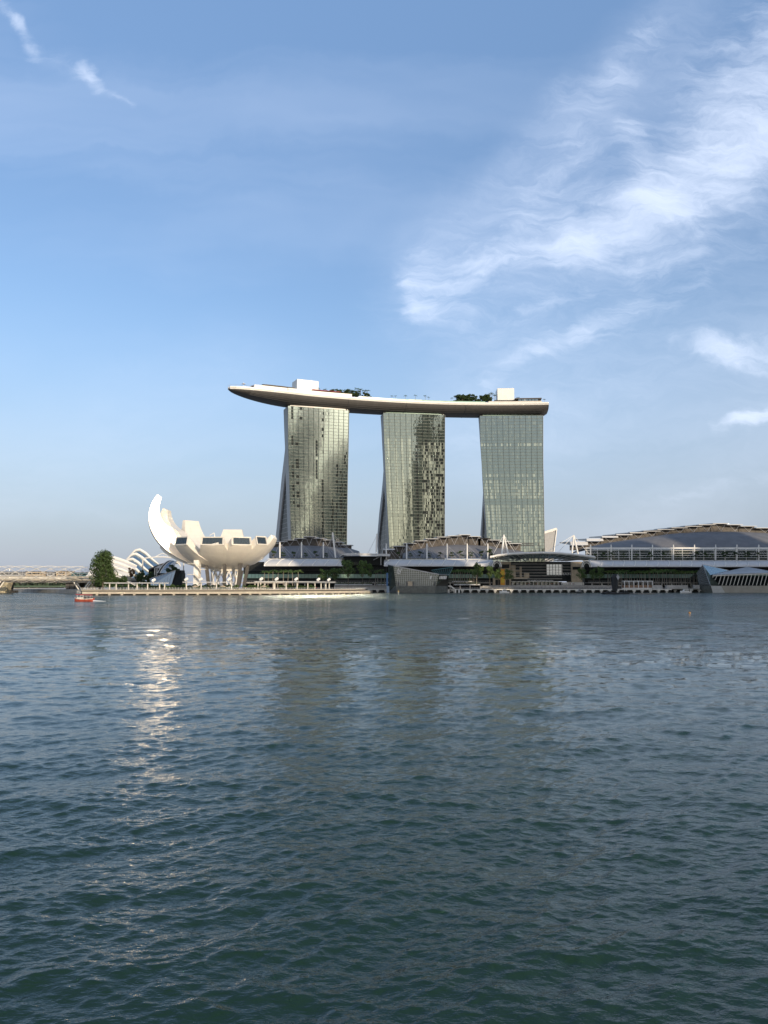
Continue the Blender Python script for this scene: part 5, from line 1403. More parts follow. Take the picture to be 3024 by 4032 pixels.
# ------------------------------------------------------------------ bridges on the left
def helix():
    Y = 577; zc = 13.6; RO = 5.9; RI = 4.9
    t = thing('helix_bridge', (X(200, Y), Y, 0), 'white steel footbridge wrapped in crossing spiral tubes', 'bridge')
    x0, x1 = X(-260, Y), X(474, Y)
    def cen(x): return Vector((x, Y + 0.0009 * (x - x0) ** 2 * 0, zc + .9 * math.sin((x - x0) / (x1 - x0) * math.pi) - .6))
    pitch = 60.
    for k in range(6):
        pts = []; n = 100
        for i in range(n + 1):
            x = x0 + (x1 - x0) * i / n; a = 2 * math.pi * ((x - x0) / pitch + k / 6); c = cen(x)
            pts.append(c + Vector((0, -RO * math.cos(a), RO * math.sin(a))))
        m = MB(); m.tube(pts, .17, 5); m.build('outer_tube', M['pale_concrete'], t)
    for k in range(5):
        pts = []; n = 100
        for i in range(n + 1):
            x = x0 + (x1 - x0) * i / n; a = -2 * math.pi * ((x - x0) / pitch + k / 5); c = cen(x)
            pts.append(c + Vector((0, -RI * math.cos(a), RI * math.sin(a))))
        m = MB(); m.tube(pts, .09, 5); m.build('inner_tube', M['steel'], t)
    m = MB(); A = [cen(x0 + (x1 - x0) * i / 30) + Vector((0, 0, -2.7)) for i in range(31)]
    for a, b in zip(A, A[1:]): m.beam(a, b, 6.4, .9)
    m.build('deck', M['pale_concrete'], t)
    m = MB()
    for a, b in zip(A, A[1:]):
        for sg in (-3.1, 3.1): m.beam(a + Vector((0, sg, 1.6)), b + Vector((0, sg, 1.6)), .1, .1); m.beam(a + Vector((0, sg, .45)), a + Vector((0, sg, 1.6)), .08)
    m.build('railing', M['steel'], t)
    n = int((x1 - x0) / 2.75)
    for i in range(n):
        x = x0 + (x1 - x0) * (i + .5) / n; c = cen(x)
        m = MB(); m.tube([c + Vector((0, -3.4, -2.4)), c + Vector((0, -3.2, 4.6))], .07, 4)
        if i < 90: m.build('hanger', M['steel'], t)
    # viewing pods
    def pod(u):
        c = cen(X(u, Y)) + Vector((0, -7.5, -2.6)); m = MB(); m.lathe(c, [(2, -.9), (4.6, -.3), (4.8, .2), (4.4, .2)], 18); m.lathe(c + Vector((0,0,1.3)), [(4.75, 0), (4.85, .12), (4.6, .12)], 18); m.build('viewing_pod', M['pale_concrete'], t)
    pod(312)
    # V supports and pile caps
    def support(uc):
        x = X(uc, Y); zt = 8.3
        for sg in (-1, 1):
            m = MB(); m.tube([(x + sg * 1.0, Y - 2.5, 1.8), (x + sg * 5.9, Y - 2.6, zt + .6)], .42, 8); m.build('v_leg', M['white_paint'], t)
            m = MB(); m.tube([(x + sg * 1.0, Y + 2.5, 1.8), (x + sg * 5.9, Y + 2.6, zt + .6)], .42, 8); m.build('v_leg', M['white_paint'], t)
        m = MB(); m.lathe((x, Y - 1, -2), [(3.4, 0), (3.6, 2.2), (3.6, 3.9), (3.2, 4.1)], 14); m.build('pile_cap', M['pale_concrete'], t)
    support(330); support(-16)
    # land end: the tubes run down to the promenade
    m = MB()
    for k, (dy, r) in enumerate(((-4, .24), (3, .24), (-1, .16))):
        a = cen(x1) + Vector((-14, dy, 4.0 - k)); b = Vector((X(560, Y), Y + dy, DZ + 1.0)); m = MB(); m.tube([a, (a + b) / 2 + Vector((0,0,1.0)), b], r, 5); m.build('end_tube', M['white_paint'], t)
helix()
def road_bridge():
    Y = 616; t = thing('road_bridge', (X(200, Y), Y, 0), 'buff concrete road bridge on dark piers just behind the spiral footbridge', 'bridge')
    x0, x1 = X(-260, Y), X(520, Y)
    m = MB(); m.box(x0, Y, 9.6, x1, Y + 22, 11.5); m.build('deck', M['deck_buff'], t)
    m = MB(); m.box(x0, Y + .4, 7.9, x1, Y + 20, 9.59); m.build('girder', M['column_grey'], t)
    m = MB(); m.box(x0, Y - .3, 11.51, x1, Y, 12.9); m.build('parapet', M['deck_buff'], t)
    for u in (265, 283, 300, 345, 368, -10, 12):
        for j, y in enumerate((Y + 3, Y + 15)):
            x = X(u, Y); m = MB(); m.hexa([(x-1, y, .5), (x+1, y, .5), (x+1, y+2.5, .5), (x-1, y+2.5, .5)], [(x-1.7, y, 7.9), (x+1.7, y, 7.9), (x+1.7, y+2.5, 7.9), (x-1.7, y+2.5, 7.9)]); m.build('pier', M['column_grey'], t)
    for u in (273, 352, 2):
        x = X(u, Y); m = MB(); m.box(x - 6.5, Y + 1, -2, x + 6.5, Y + 19, 1.9); m.build('pier_cap', M['column_grey'], t)
    for u in (40, 92, 150, 200, 262, 318, 365, 410, 450):
        p = Vector((X(u, Y + 1), Y + 1, 11.5)); l = thing('street_lamp', p, 'tall grey street lamp standing on the road bridge', 'street lamp', 'street lamps on the road bridge')
        m = MB(); m.tube([p, p + Vector((0,0,9.2))], [.16, .09], 5); m.build('pole', M['steel'], l)
        m = MB(); m.beam(p + Vector((0,0,9.2)), p + Vector((1.6,0,9.6)), .1, .1); m.box(p.x + 1.4, p.y - .15, p.z + 9.5, p.x + 2.4, p.y + .15, p.z + 9.7); m.build('arm', M['steel'], l)
road_bridge()
mat('pier_buff', (.42,.36,.24), .7, var=.2, nscale=.5)  # one buff tone over the whole raking pier
def pier_block():
    m = MB(); Y = 600; x = X(20, Y); m.hexa([(x-6, Y, .2), (x+1, Y, .2), (x+1, Y+8, .2), (x-6, Y+8, .2)], [(x-1, Y, 8.0), (x+3.5, Y, 8.0), (x+3.5, Y+8, 8.0), (x-1, Y+8, 8.0)])
    tag(m.build('raking_pier', M['pier_buff']), 'buff raking concrete pier at the left edge, below the bridges', 'pier')
pier_block()
# ------------------------------------------------------------------ far shore beyond the bridges
mat('far_trees', (.045,.065,.04), 1., var=.4, nscale=.06)
mat('far_grass', (.10,.14,.05), 1., var=.2, nscale=.03)
def far_bank():
    rr = random.Random(9); m = MB()
    for i in range(2600):
        x = rr.uniform(-720, -380); y = 1330 + rr.random() * 60; h = 9 + 5 * math.sin(x * .03) + 3 * math.sin(x * .11)
        p = Vector((x, y, 2.5 + rr.random() * h)); r = rr.uniform(1.5, 3.6)
        a = Vector((rr.gauss(0,1), rr.gauss(0,1), rr.gauss(0,1))).normalized() * r; b = a.cross(Vector((rr.gauss(0,1), rr.gauss(0,1), rr.gauss(0,1)))).normalized() * r
        m.quad(p - a, p + b, p + a, p - b)
    m.box(-800, 1372, 2.5, -370, 1400, 9)
    tag(m.build('distant_woods', M['far_trees']), 'belt of hazy trees on the far shore beyond the bridges', 'woods', kind='stuff')
    m = MB(); m.add([(-900,1290,LAND+.05),(-380,1285,LAND+.05),(-340,1330,LAND+2.5),(-900,1330,LAND+2.5)], [(0,1,2,3)]); tag(m.build('grass_bank', M['far_grass']), kind='structure')
    for i, (u0, u1, v0, v1, mt, lab) in enumerate([(105,175,2252,2300,'stone_beige','brownish block far behind the footbridge, second from the left edge'),(190,215,2254,2300,'grey_panel','narrow grey block far behind the footbridge'),(225,262,2250,2300,'stone_beige','brown block far behind the footbridge, left of the pods'),(0,80,2253,2300,'grey_panel','long low grey shed roof far behind the left end of the footbridge'),(285,360,2256,2300,'blue_steel','long dark teal building far behind the footbridge near the big tree')]):
        Y = 1420; t = thing('distant_building', P((u0+u1)/2, 2300, Y), lab, 'building')
        m = MB(); m.box(X(u0, Y), Y, 2.5, X(u1, Y), Y + 40, Z(v0, Y)); m.build('body', M[mt], t)
        m = MB(); m.box(X(u0, Y) - .8, Y - .8, Z(v0, Y) + .01, X(u1, Y) + .8, Y + 40.8, Z(v0, Y) + 1.2); m.build('roof', M['grey_roof'], t)
        m = MB(); 
        for k in range(3): m.box(X(u0, Y) + 2, Y - .2, Z(v0, Y) - 4 - k * 5, X(u1, Y) - 2, Y - .01, Z(v0, Y) - 2 - k * 5)
        m.build('window_bands', M['dark_glass'], t)
far_bank()

# ------------------------------------------------------------------ conservatory domes
def dome(name, label, Y, x0, x1, ridge, ribs, dep, mt):
    """ridge: (x, z) outline of the highest rib; ribs: scale list from the back rib to the front one"""
    t = thing(name, ((x0 + x1) / 2, Y, LAND), label, 'conservatory')
    n = 24; prev = None
    lines = []
    for (sc_, dx_, dy_, dz_) in ribs:
        pts = []
        for i in range(n + 1):
            s = i / n; x = x0 + (x1 - x0) * s; z = interp(ridge, s)
            pts.append(Vector(((x - x0) * sc_ + x0 + dx_, Y + dy_ - dep * math.sin(s * math.pi) * (1 - sc_), LAND + max(0, z) * sc_ + dz_)))
        lines.append(pts)
    m = MB()
    for a, b in zip(lines, lines[1:]): m.grid([a, b])
    m.build('glass_shell', M[mt], t, True)
    for pts in lines:
        m = MB(); rr_ = 1.7; m.tube([p + Vector((0, -.6, .6)) for p in pts], [rr_ * (.5 + .7 * math.sin(i / n * math.pi)) for i in range(n + 1)], 6); m.build('rib', M['white_paint'], t, True)
    return t
Yd = 1050
zz = lambda v: Z(v, Yd) - LAND
def ux(u): return X(u, Yd)
dome('cloud_dome', 'tall ribbed glass dome with white arches, left of the museum', Yd, ux(498), ux(626),
     [(0, zz(2222)), (.12, zz(2190)), (.28, zz(2169)), (.42, zz(2166)), (.6, zz(2180)), (.8, zz(2203)), (1, zz(2223))],
     [(1, 0, 0, 0), (.97, -1.0, -10, -4.5), (.92, -1.5, -20, -9), (.84, -1, -30, -12), (.70, 2, -38, -12), (.5, 6, -44, -8)], 10, 'blue_glass')
dome('flower_dome', 'low wide conservatory with sweeping white ribs behind the big tree', Yd - 50, ux(436), ux(588),
     [(0, zz(2228)), (.12, zz(2206)), (.25, zz(2200)), (.45, zz(2203)), (.7, zz(2215)), (.88, zz(2226)), (1, zz(2234))],
     [(1, 0, 0, 0), (.985, 0, -8, -4), (.95, 0, -16, -8), (.88, -2, -24, -10.5), (.72, -4, -30, -12), (.5, -4, -36, -12)], 8, 'white_roof')

# glass houses between the domes and the museum
def glass_houses():
    Y = 566; u = lambda a: 350 + .2411 * a
    v = lambda a: 2130 + .2411 * a
    t = thing('glass_house', P(650, 2304, Y), 'slanted blue glass pavilion with a pointed top, left of the museum', 'pavilion')
    A, B, C_, D = P(u(995), v(615), Y), P(u(1420), v(478), Y), P(u(1345), v(730), Y - 2), P(u(1015), v(725), Y - 2)
    m = MB(); m.hexa([D, C_, C_ + Vector((0,14,0)), D + Vector((0,14,0))], [A, B, B + Vector((0,14,0)), A + Vector((0,14,0))]); m.build('glass_body', M['blue_glass'], t)
    m = MB()
    for k in range(9): s = k / 8; m.beam(D + (C_ - D) * s + Vector((0,-.15,0)), A + (B - A) * s + Vector((0,-.15,0)), .18)
    m.beam(A + Vector((0,-.2,0)), B + Vector((0,-.2,0)), .3); m.build('glazing_bars', M['steel'], t)
    E = P(u(1510), v(478), Y + 6); F_ = P(u(1520), v(730), Y + 6)
    m = MB(); m.hexa([C_ + Vector((.1,.5,0)), F_, F_ + Vector((0,10,0)), C_ + Vector((.1,10,0))], [B + Vector((.1,.5,0)), E, E + Vector((0,10,0)), B + Vector((.1,10,0))]); m.build('dark_wing', M['dark_glass'], t)
    t = thing('shell_roof', P(640, 2270, 600), 'curved roof of blue glass strips between white bands, left of the museum', 'roof')
    Yq = 600; L = []
    for (a0, b0, a1, b1) in ((1120, 525, 1440, 372), (1160, 525, 1480, 385), (1260, 525, 1500, 420), (1400, 440, 1500, 400)):
        p, q = P(u(a0), v(b0), Yq), P(u(a1), v(b1), Yq + 8); L.append([p + (q - p) * (k / 10) + Vector((0, 0, 5.5 * math.sin(k / 10 * math.pi) ** .8)) for k in range(11)])
    for i, (a, b) in enumerate(zip(L, L[1:])):
        m = MB(); m.grid([a, b]); m.build('glass_strip', M['blue_glass' if i == 1 else ('dark_glass' if i == 0 else 'white_roof')], t, True)
    for a in L[:3]: m = MB(); m.tube(a, .35, 5); m.build('roof_rib', M['white_paint'], t)
    m = MB(); m.box(P(u(1110),0+2280,Yq+4).x, Yq + 4, LAND, P(u(1510),2280,Yq+4).x, Yq + 16, Z(v(520), Yq)); m.build('base', M['dark_glass'], t)
    # long cream roof on posts and the wavy link bridge
    t = thing('link_building', P(615, 2290, 625), 'low building with a cream curved roof on thin posts, beside the domes', 'building')
    Y2 = 625; pts = [P(u(a), v(b), Y2) for a, b in ((980, 455), (1080, 410), (1180, 372), (1260, 350), (1360, 345))]
    m = MB(); m.grid([[p, p + Vector((0, 16, 0)), p + Vector((0, 16, -1.0)), p + Vector((0, 0, -1.0))] for p in pts], closed=True); m.build('roof', M['brown_louvre'], t)
    pts = [P(u(a), v(b), Y2 - 2) for a, b in ((1075, 425), (1150, 398), (1265, 398))]; b_ = P(u(1075), v(440), Y2 - 2); b2 = P(u(1215), v(440), Y2 - 2)
    m = MB(); m.add([b_, b2, pts[2], pts[1]], [(0,1,2,3)]); m.add([p + Vector((0, 3, -.2)) for p in (b_, b2, pts[2], pts[1])], [(0,1,2,3)]); m.build('cream_roof', M['white_roof'], t)
    for a in (1078, 1112): m = MB(); p = P(u(a), v(540), Y2 - 1); m.tube([(p.x, p.y, LAND), P(u(a), v(440), Y2 - 1)], .4, 6); m.build('post', M['pale_concrete'], t)
    m = MB(); m.box(X(u(960), Y2), Y2 + 4, LAND, X(u(1420), Y2), Y2 + 14, Z(v(450), Y2)); m.build('body', M['dark_glass'], t)
    t = thing('sky_walkway', P(690, 2190, 640), 'thin wavy elevated walkway with a curved truss, left of the museum petals', 'walkway')
    Y3 = 640; q = [P(u(a), v(b), Y3) for a, b in ((890, 285), (1000, 272), (1100, 262), (1220, 262), (1340, 272), (1560, 285))]
    m = MB(); m.tube(q, .5, 6); m.build('deck', M['white_paint'], t)
    q2 = [P(u(a), v(b), Y3) for a, b in ((1090, 258), (1150, 225), (1200, 200), (1230, 212), (1300, 235), (1560, 250))]
    m = MB(); m.tube(q2, .35, 6); m.build('arch', M['white_paint'], t)
    for k in range(12): m = MB(); a = 1190 + k * 30; m.tube([P(u(a), v(244), Y3), P(u(a + 8), v(268), Y3)], .2, 4); m.build('hanger', M['white_paint'], t)
    for uu in (880, 1550): m = MB(); p = P(u(uu), v(285), Y3); m.tube([(p.x, p.y, LAND), p], .5, 6); m.build('prop', M['pale_concrete'], t)
glass_houses()
# ------------------------------------------------------------------ trees
def leafmat(name, a, b):
    m = bpy.data.materials.new(name); m.use_nodes = True; t = NT(m.node_tree); m.node_tree.nodes.clear()
    bs = t.n('ShaderNodeBsdfPrincipled'); out = t.n('ShaderNodeOutputMaterial'); m.node_tree.links.new(bs.outputs[0], out.inputs[0])
    oi = t.n('ShaderNodeObjectInfo').outputs['Random']; geo = t.n('ShaderNodeNewGeometry').outputs['Position']
    f = t.m('ADD', t.m('MULTIPLY', t.noise(geo, .5, 3.), .8), t.m('MULTIPLY', oi, .3))
    t.put(bs.inputs['Base Color'], t.mix(t.ramp(f, .3, .85), a, b)); bs.inputs['Roughness'].default_value = .7; bs.inputs['Specular IOR Level'].default_value = .3
    M[name] = m
leafmat('leaf_dark', (.022,.042,.014), (.05,.085,.025))
leafmat('leaf_mid', (.045,.085,.022), (.10,.15,.04))
leafmat('leaf_palm', (.05,.10,.025), (.12,.18,.045))
leafmat('leaf_rust', (.07,.04,.02), (.14,.08,.04))
mat('bark', (.14,.12,.09), .9, var=.3, nscale=1.)
mat('palm_bark', (.24,.21,.17), .85, var=.2, nscale=1.)
def rv(rr): return Vector((rr.gauss(0,1), rr.gauss(0,1), rr.gauss(0,1))).normalized()
def tree_proto(seed, h, rad, trunk, clumps, per, leaf, mt, flat=.7, name='tree', tall=False):
    rr = random.Random(seed); t = thing(name, (0, 0, 0), 'x', 'tree')
    m = MB(); top = Vector((rr.uniform(-.3,.3), rr.uniform(-.3,.3), trunk)); m.tube([(0,0,-.3), top * .5, top, Vector((top.x, top.y, h * .72))], [h*.022, h*.017, h*.014, h*.004], 7)
    cs = []
    for k in range(clumps):
        if tall: z = trunk * .55 + (h - trunk * .55) * ((k + .5) / clumps); r = rad * math.sqrt(max(.08, 1 - (((k + .5) / clumps - .46) / .56) ** 2)) ; a = k * 2.4 + rr.uniform(-.5, .5); q = r * (.15 + .75 * rr.random() ** .6)
        else: z = trunk + (h - trunk) * (.12 + .75 * rr.random()); r = rad * (1 - .55 * abs((z - trunk) / (h - trunk) - .4)); a = k * 2.4 + rr.uniform(-.4, .4); q = r * (.25 + .65 * rr.random())
        c = Vector((q * math.cos(a), q * math.sin(a), z)); cs.append(c)
        if k % 2 == 0 or not tall: m.tube([top * (.8 if not tall else .5) , (top + c) / 2 + Vector((0,0,-.1*h*.1)), c], [h*.009, h*.006, h*.002], 4)
    m.build('trunk', M['bark'], t)
    m = MB()
    for c in cs:
        cr = rad * rr.uniform(.28, .46)
        for i in range(per):
            d = rv(rr) * cr * rr.random() ** .38; d.z *= flat; p = c + d; s = leaf * rr.uniform(.6, 1.3)
            a = rv(rr) * s; b = a.cross(rv(rr)).normalized() * s * .8; m.quad(p - a, p + b, p + a, p - b)
    m.build('crown', M[mt], t); return t
def palm_proto(seed, h, fl, mt='leaf_palm', n=15):
    rr = random.Random(seed); t = thing('palm_tree', (0, 0, 0), 'x', 'palm tree')
    m = MB(); lean = Vector((rr.uniform(-.4,.4), rr.uniform(-.4,.4), 0)); m.tube([(0,0,-.3), lean * .4 + Vector((0,0,h*.5)), lean + Vector((0,0,h))], [.24, .17, .14], 6); m.build('trunk', M['palm_bark'], t)
    m = MB(); top = lean + Vector((0,0,h))
    for k in range(n):
        a = 2.4 * k + rr.uniform(-.2,.2); el = rr.uniform(.1, 1.25); d = Vector((math.cos(a), math.sin(a), 0)); s = Vector((-d.y, d.x, 0)); pts = []
        for i in range(6):
            q = i / 5 * fl; pts.append(top + d * (q * math.cos(el * .6)) + Vector((0, 0, q * math.sin(el) * .9 - .22 * q * q / fl * 2.4)))
        for i in range(5):
            for j in (0, 1):
                b0 = pts[i] + (pts[i+1] - pts[i]) * (j * .5); w = fl * .17 * math.sin((i + j * .5 + .7) / 6 * math.pi); b1 = b0 + (pts[i+1] - pts[i]) * .30
                for sg in (-1, 1):
                    tip = b0 + s * sg * w + Vector((0, 0, -w * .55)) + (pts[i+1] - pts[i]) * .45
                    m.quad(b0, b1, tip + (pts[i+1] - pts[i]) * .12, tip)
    m.build('fronds', M[mt], t); return t
protos = {}
used = set()
def place(key, loc, s, rz, label, cat, group, name=None):
    p = protos[key]
    if key not in used: used.add(key); o = p
    else: o = copy_tree(p)
    o.location = loc; o.scale = (s, s, s); o.rotation_euler = (0, 0, rz); o['label'] = label; o['category'] = cat
    if group: o['group'] = group
    elif 'group' in o: del o['group']
    return o
for i in range(3): protos['palm%d' % i] = palm_proto(20 + i, 8.0 + .4 * i, 3.0)
for i in range(3): protos['rain%d' % i] = tree_proto(30 + i, 12, 5.6, 4.2, 13, 70, .42, 'leaf_mid', name='shade_tree')
for i in range(2): protos['roof%d' % i] = tree_proto(40 + i, 7, 3.0, 1.9, 8, 60, .32, 'leaf_dark', flat=.45, name='rooftop_tree')
protos['big'] = tree_proto(50, 28, 7.8, 9, 64, 130, .46, 'leaf_dark', flat=1., name='large_tree', tall=True)
protos['bush'] = tree_proto(60, 9, 4.6, 2.0, 14, 90, .4, 'leaf_dark', name='garden_tree')
protos['rust'] = tree_proto(61, 11, 4.2, 3.0, 12, 90, .4, 'leaf_rust', name='russet_tree')
protos['park'] = tree_proto(62, 6, 3.2, 1.6, 9, 70, .34, 'leaf_dark', name='park_tree')
pr = random.Random(77)
def palm_row(u0, u1, n, Y, z, top, label, group, jit=3, rows=1):
    for k in range(n):
        u = u0 + (u1 - u0) * (k + .5) / n + pr.uniform(-jit, jit); y = Y + pr.uniform(-3, 3) + (k % rows) * 4
        hh = Z(top + pr.uniform(-3, 5), y) - z; s = max(.5, hh / 10.0)
        place('palm%d' % (k % 3), (X(u, y), y, z), s, pr.uniform(0, 6.28), label, 'palm tree', group)
palm_row(1030, 1185, 8, 640, 4.5, 2240, 'palm in the loose row just right of the museum bowl', 'palms right of the museum')
palm_row(1470, 1520, 4, 665, 6, 2240, 'palm in the small clump left of the boat shaped pavilion', 'palms left of the boat shaped pavilion', 2)
palm_row(1778, 1880, 11, 668, 6, 2236, 'palm in the dense row right of the boat shaped pavilion', 'palms right of the boat shaped pavilion', 2, 2)
palm_row(2388, 2545, 17, 672, 5.5, 2242, 'palm in the long dense row behind the black sculpture', 'palms in the long row', 3, 2)
palm_row(2545, 2650, 12, 672, 5.5, 2238, 'palm in the long dense row behind the black sculpture', 'palms in the long row', 3, 2)
palm_row(2655, 2755, 11, 674, 5.5, 2243, 'palm in the row running up to the crystal pavilion', 'palms beside the crystal pavilion', 3, 2)
def rain(u, vt, vb, Y, wpx, label):
    z = Z(vb, Y); h = Z(vt, Y) - z; i = pr.randrange(3); o = place('rain%d' % i, (X(u, Y), Y, z), h / 12.5, pr.uniform(0, 6.28), label, 'tree', None)
    w = wpx / FPX * Y / 2 / 5.8; o.scale = (w, w, h / 12.5)
rain(1372, 2203, 2300, 650, 66, 'tall shade tree beside the curled end of the flat entrance canopy')
rain(1318, 2232, 2304, 645, 60, 'wide low shade tree in front of the left shopping hall')
rain(1275, 2236, 2306, 640, 56, 'shade tree at the left end of the clump before the left shopping hall')
rain(1428, 2203, 2300, 655, 48, 'tall shade tree under the flat entrance canopy')
rain(1456, 2212, 2300, 658, 34, 'narrow shade tree left of the small palm clump')
rain(1880, 2210, 2302, 660, 58, 'tall rounded shade tree at the right end of the middle canopy')
rain(1926, 2222, 2302, 660, 36, 'slim shade tree beside the barrel arch of the middle canopy')
rain(1960, 2234, 2304, 660, 40, 'small shade tree before the beige stone block')
rain(1998, 2236, 2304, 658, 50, 'bright low shade tree at the left side of the glazed entrance')
rain(2290, 2236, 2304, 660, 44, 'low shade tree right of the glazed entrance')
rain(2334, 2232, 2304, 660, 34, 'slim shade tree under the right barrel arch')
rain(2358, 2224, 2304, 660, 40, 'rounded bright green shade tree left of the long palm row')
# rooftop gardens
for hall_, us, lab, g, Y, zv in (('l', [1078, 1118, 1160, 1205, 1245, 1285], 'flat topped tree on the roof terrace of the left shopping hall', 'trees on the left roof terrace', 692, 2199),
    ('m', [1570, 1615, 1655, 1695, 1733, 1775, 1812, 1853, 1897, 1930], 'flat topped tree on the roof terrace of the middle shopping hall', 'trees on the middle roof terrace', 694, 2199),
    ('r', [2345, 2375, 2410, 2455, 2505, 2560, 2610, 2665, 2745, 2775, 2805, 2850, 2895, 2940, 2985], 'dark tree behind the gallery rails of the right shopping hall', 'trees on the right roof terrace', 686, 2203)):
    for k, u in enumerate(us): 
        y = Y; place('roof%d' % (k % 2), (X(u + pr.uniform(-4, 4), y), y, Z(zv, y)), pr.uniform(.75, 1.05), pr.uniform(0, 6.28), lab, 'tree', g)
place('roof0', (X(1930, 690), 690, Z(2199, 690)), 1.25, .5, 'tallest tree on the roof terrace of the middle shopping hall, at its right end', 'tree', None)
# big tree by the footbridge and greenery round the domes
place('big', (X(410, 548), 548, 3.), 1.0, .4, 'large dark tree standing where the footbridge meets the shore', 'tree', None).scale = (1.06, 1.06, .90)
def bush(key, u, vt, vb, Y, wpx, label):
    H = {'bush': 9.3, 'rust': 11.2, 'park': 6.2}[key]; z = Z(vb, Y); h = Z(vt, Y) - z; o = place(key, (X(u, Y), Y, z), 1, pr.uniform(0, 6.28), label, 'tree', None)
    w = wpx / FPX * Y / 2 / (4.6 if key != 'park' else 3.2); o.scale = (w, w, h / H)
bush('rust', 520, 2232, 2290, 600, 34, 'russet leaved tree in front of the low conservatory')
bush('bush', 488, 2262, 2306, 556, 44, 'dark green bushy tree at the land end of the footbridge')
bush('bush', 556, 2238, 2306, 585, 46, 'very dark tree between the russet tree and the glass house')
bush('bush', 592, 2246, 2306, 580, 46, 'very dark low tree beside the slanted glass house')
bush('bush', 455, 2255, 2308, 552, 36, 'green tree just right of the large dark tree')
bush('bush', 395, 2286, 2320, 560, 46, 'dark shrubby tree below the land end of the footbridge')
bush('bush', 440, 2290, 2318, 535, 36, 'low shrubby tree behind the left end of the promenade')
bush('park', 680, 2222, 2266, 590, 56, 'dark tree in front of the curved strip roof, left of the museum')
# planting on the roof park
def pk_palm(u, vt, off, lab, grp):
    q, t_, n_ = park_spot(u, off, ZDECK - 1.0); h = Z(vt, q.y) - q.z; place('palm%d' % pr.randrange(3), q, max(.35, h / 10.2), pr.uniform(0, 6.28), lab, 'palm tree', grp)
for u in (1355, 1368, 1381, 1392, 1404, 1414, 1424, 1436, 1448): pk_palm(u, 1525 + pr.uniform(-2, 8), pr.uniform(5, 12), 'palm in the thick clump on the roof park, right of the left white lift block', 'palms in the left clump on the roof park')
for u in (1322, 1334, 1345): pk_palm(u, 1533 + pr.uniform(-2, 4), 12, 'palm in the thick clump on the roof park, right of the left white lift block', 'palms in the left clump on the roof park')
for u, v in ((1300,1535),(1318,1533),(1352,1530),(1372,1532),(1388,1534),(1402,1537),(1420,1537),(1440,1543),(1452,1546)):
    q, t_, n_ = park_spot(u, pr.uniform(6, 11), ZDECK - 1); h = Z(v, q.y) - q.z; place('park', q, max(.5, h / 6.3), pr.uniform(0, 6.28), 'bushy tree under the palms in the left clump on the roof park', 'tree', 'bushy trees in the left clump on the roof park')
for u, v, lab in ((1543,1554,'first single palm right of the big clump on the roof park'),(1562,1556,'second single palm right of the big clump on the roof park'),(1602,1553,'third single palm along the roof park pool'),(1640,1553,'fourth single palm along the roof park pool'),(1679,1555,'fifth single palm along the roof park pool'),(1698,1561,'sixth single palm along the roof park pool, a low one'),(1778,1563,'lone low palm left of the dark grove on the roof park')):
    pk_palm(u, v, 5, lab, None)
for u, v, k in ((1805,1556,0),(1815,1551,0),(1826,1550,0),(1838,1556,0),(1848,1551,0),(1860,1551,0),(1872,1558,0),(1896,1556,0),(1906,1552,0),(1918,1556,0),(1930,1553,0)):
    q, t_, n_ = park_spot(u, 7 + pr.uniform(-2, 4), ZDECK - 1); h = Z(v, q.y) - q.z; place('park', q, h / 6.3, pr.uniform(0, 6.28), 'dark bushy tree in the grove on the right part of the roof park', 'tree', 'grove on the roof park')
for u, v in ((1943,1542),(1952,1548),(1870,1553),(1840,1552),(1812,1553)): pk_palm(u, v, 8, 'palm rising out of the dark grove on the right part of the roof park', 'palms in the grove on the roof park')
for u, v, lab in ((1264,1524,'tiny palm just right of the left lift block'),(1290,1527,'low palm behind the long terrace roof'),(2038,1562,'small palm at the foot of the right lift block'),(2152,1567,'small palm at the right end of the roof park')): pk_palm(u, v, 10, lab, None)

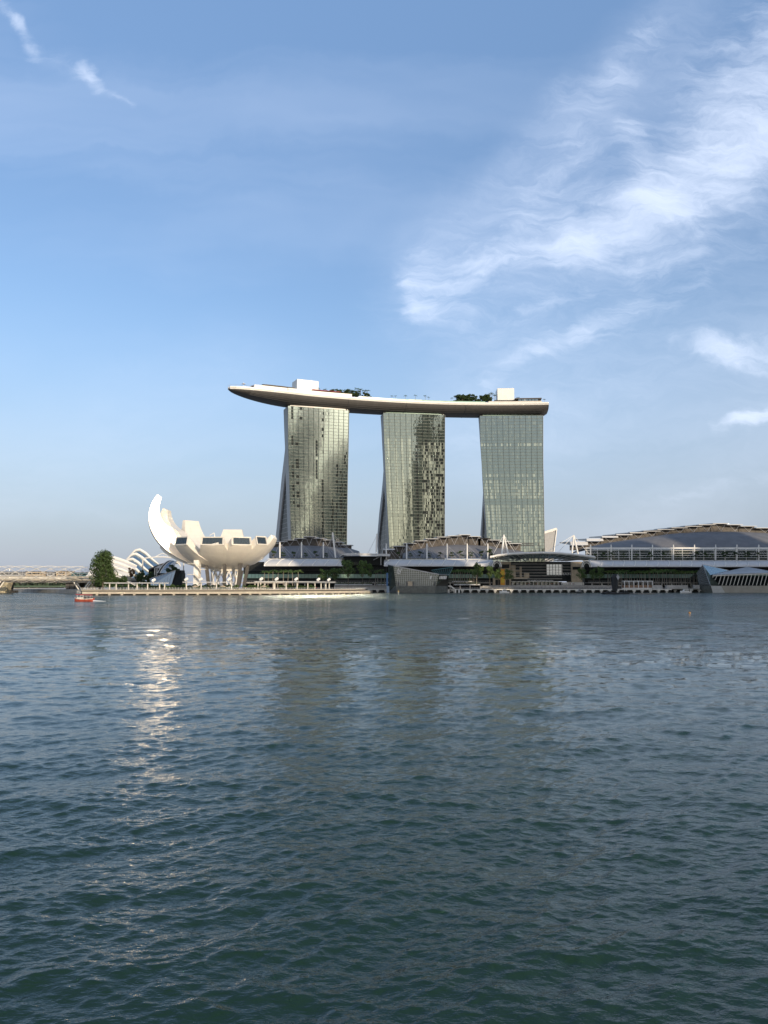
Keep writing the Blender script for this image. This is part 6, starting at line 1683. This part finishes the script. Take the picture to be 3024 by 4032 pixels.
# ------------------------------------------------------------------ people on the quay
mat('cloth_white', (.6,.6,.6), .9, var=.1); mat('cloth_dark', (.05,.05,.07), .9, var=.2); mat('cloth_red', (.4,.05,.05), .9, var=.1); mat('cloth_blue', (.08,.14,.3), .9, var=.1)
def person_proto(i, top, bot):
    me = bpy.data.meshes.new('person'); st = .16 + .05 * i
    V = [(0,0,.95),(0,0,1.2),(0,0,1.42),(0,0,1.53),(0,0,1.66),(-.10,0,.90),(-.11,-st,.5),(-.11,-st*.6,.06),(.10,0,.90),(.11,st,.5),(.11,st*1.3,.06),(-.19,0,1.40),(-.24,.08*i,1.14),(-.23,-.06,.9),(.19,0,1.40),(.25,-.08,1.14),(.23,.1,.92)]
    E = [(0,1),(1,2),(2,3),(3,4),(0,5),(5,6),(6,7),(0,8),(8,9),(9,10),(2,11),(11,12),(12,13),(2,14),(14,15),(15,16)]
    rd = [.15,.15,.16,.06,.10,.09,.07,.05,.09,.07,.05,.07,.05,.04,.07,.05,.04]
    me.from_pydata(V, E, []); o = bpy.data.objects.new('person', me); C.objects.link(o)
    md = o.modifiers.new('skin', 'SKIN'); sv = me.skin_vertices[0].data
    for k, r_ in enumerate(rd): sv[k].radius = (r_, r_)
    sv[0].use_root = True
    o.modifiers.new('sub', 'SUBSURF').levels = 1
    dg = bpy.context.evaluated_depsgraph_get(); m2 = bpy.data.meshes.new_from_object(o.evaluated_get(dg)); bpy.data.objects.remove(o)
    for k in (M['skin'], M[top], M[bot]): m2.materials.append(k)
    for p in m2.polygons:
        z = p.center.z; p.material_index = 0 if (z > 1.5 or (abs(p.center.x) > .2 and z < 1.12)) else (1 if z > .95 else 2)
        p.use_smooth = True
    m2.name = 'person'; return m2
PM = [person_proto(0, 'cloth_white', 'cloth_dark'), person_proto(1, 'cloth_dark', 'cloth_blue'), person_proto(2, 'cloth_red', 'cloth_dark'), person_proto(1, 'cloth_blue', 'stone_beige')]
TXT = ['person in a white top and dark trousers', 'person in a dark top and blue trousers', 'person in a red top and dark trousers', 'person in a blue top and beige trousers']
def folk(n, u0, u1, y0, y1, z, where, grp):
    for k in range(n):
        i = pr.randrange(4); y = pr.uniform(y0, y1); o = bpy.data.objects.new('person', PM[i]); C.objects.link(o)
        o.location = (X(pr.uniform(u0, u1), y), y, z); o.rotation_euler = (0, 0, pr.uniform(0, 6.28)); tag(o, TXT[i] + ' ' + where, 'person', grp)
folk(34, 2010, 2260, 676, 680, 6.02, 'in the crowd before the glazed entrance', 'crowd before the glazed entrance')
folk(14, 1900, 2420, 648, 662, 2.96, 'walking on the long boardwalk', 'people on the long boardwalk')
folk(10, 560, 1250, 497, 500, DZ, 'walking on the museum promenade', 'people on the museum promenade')
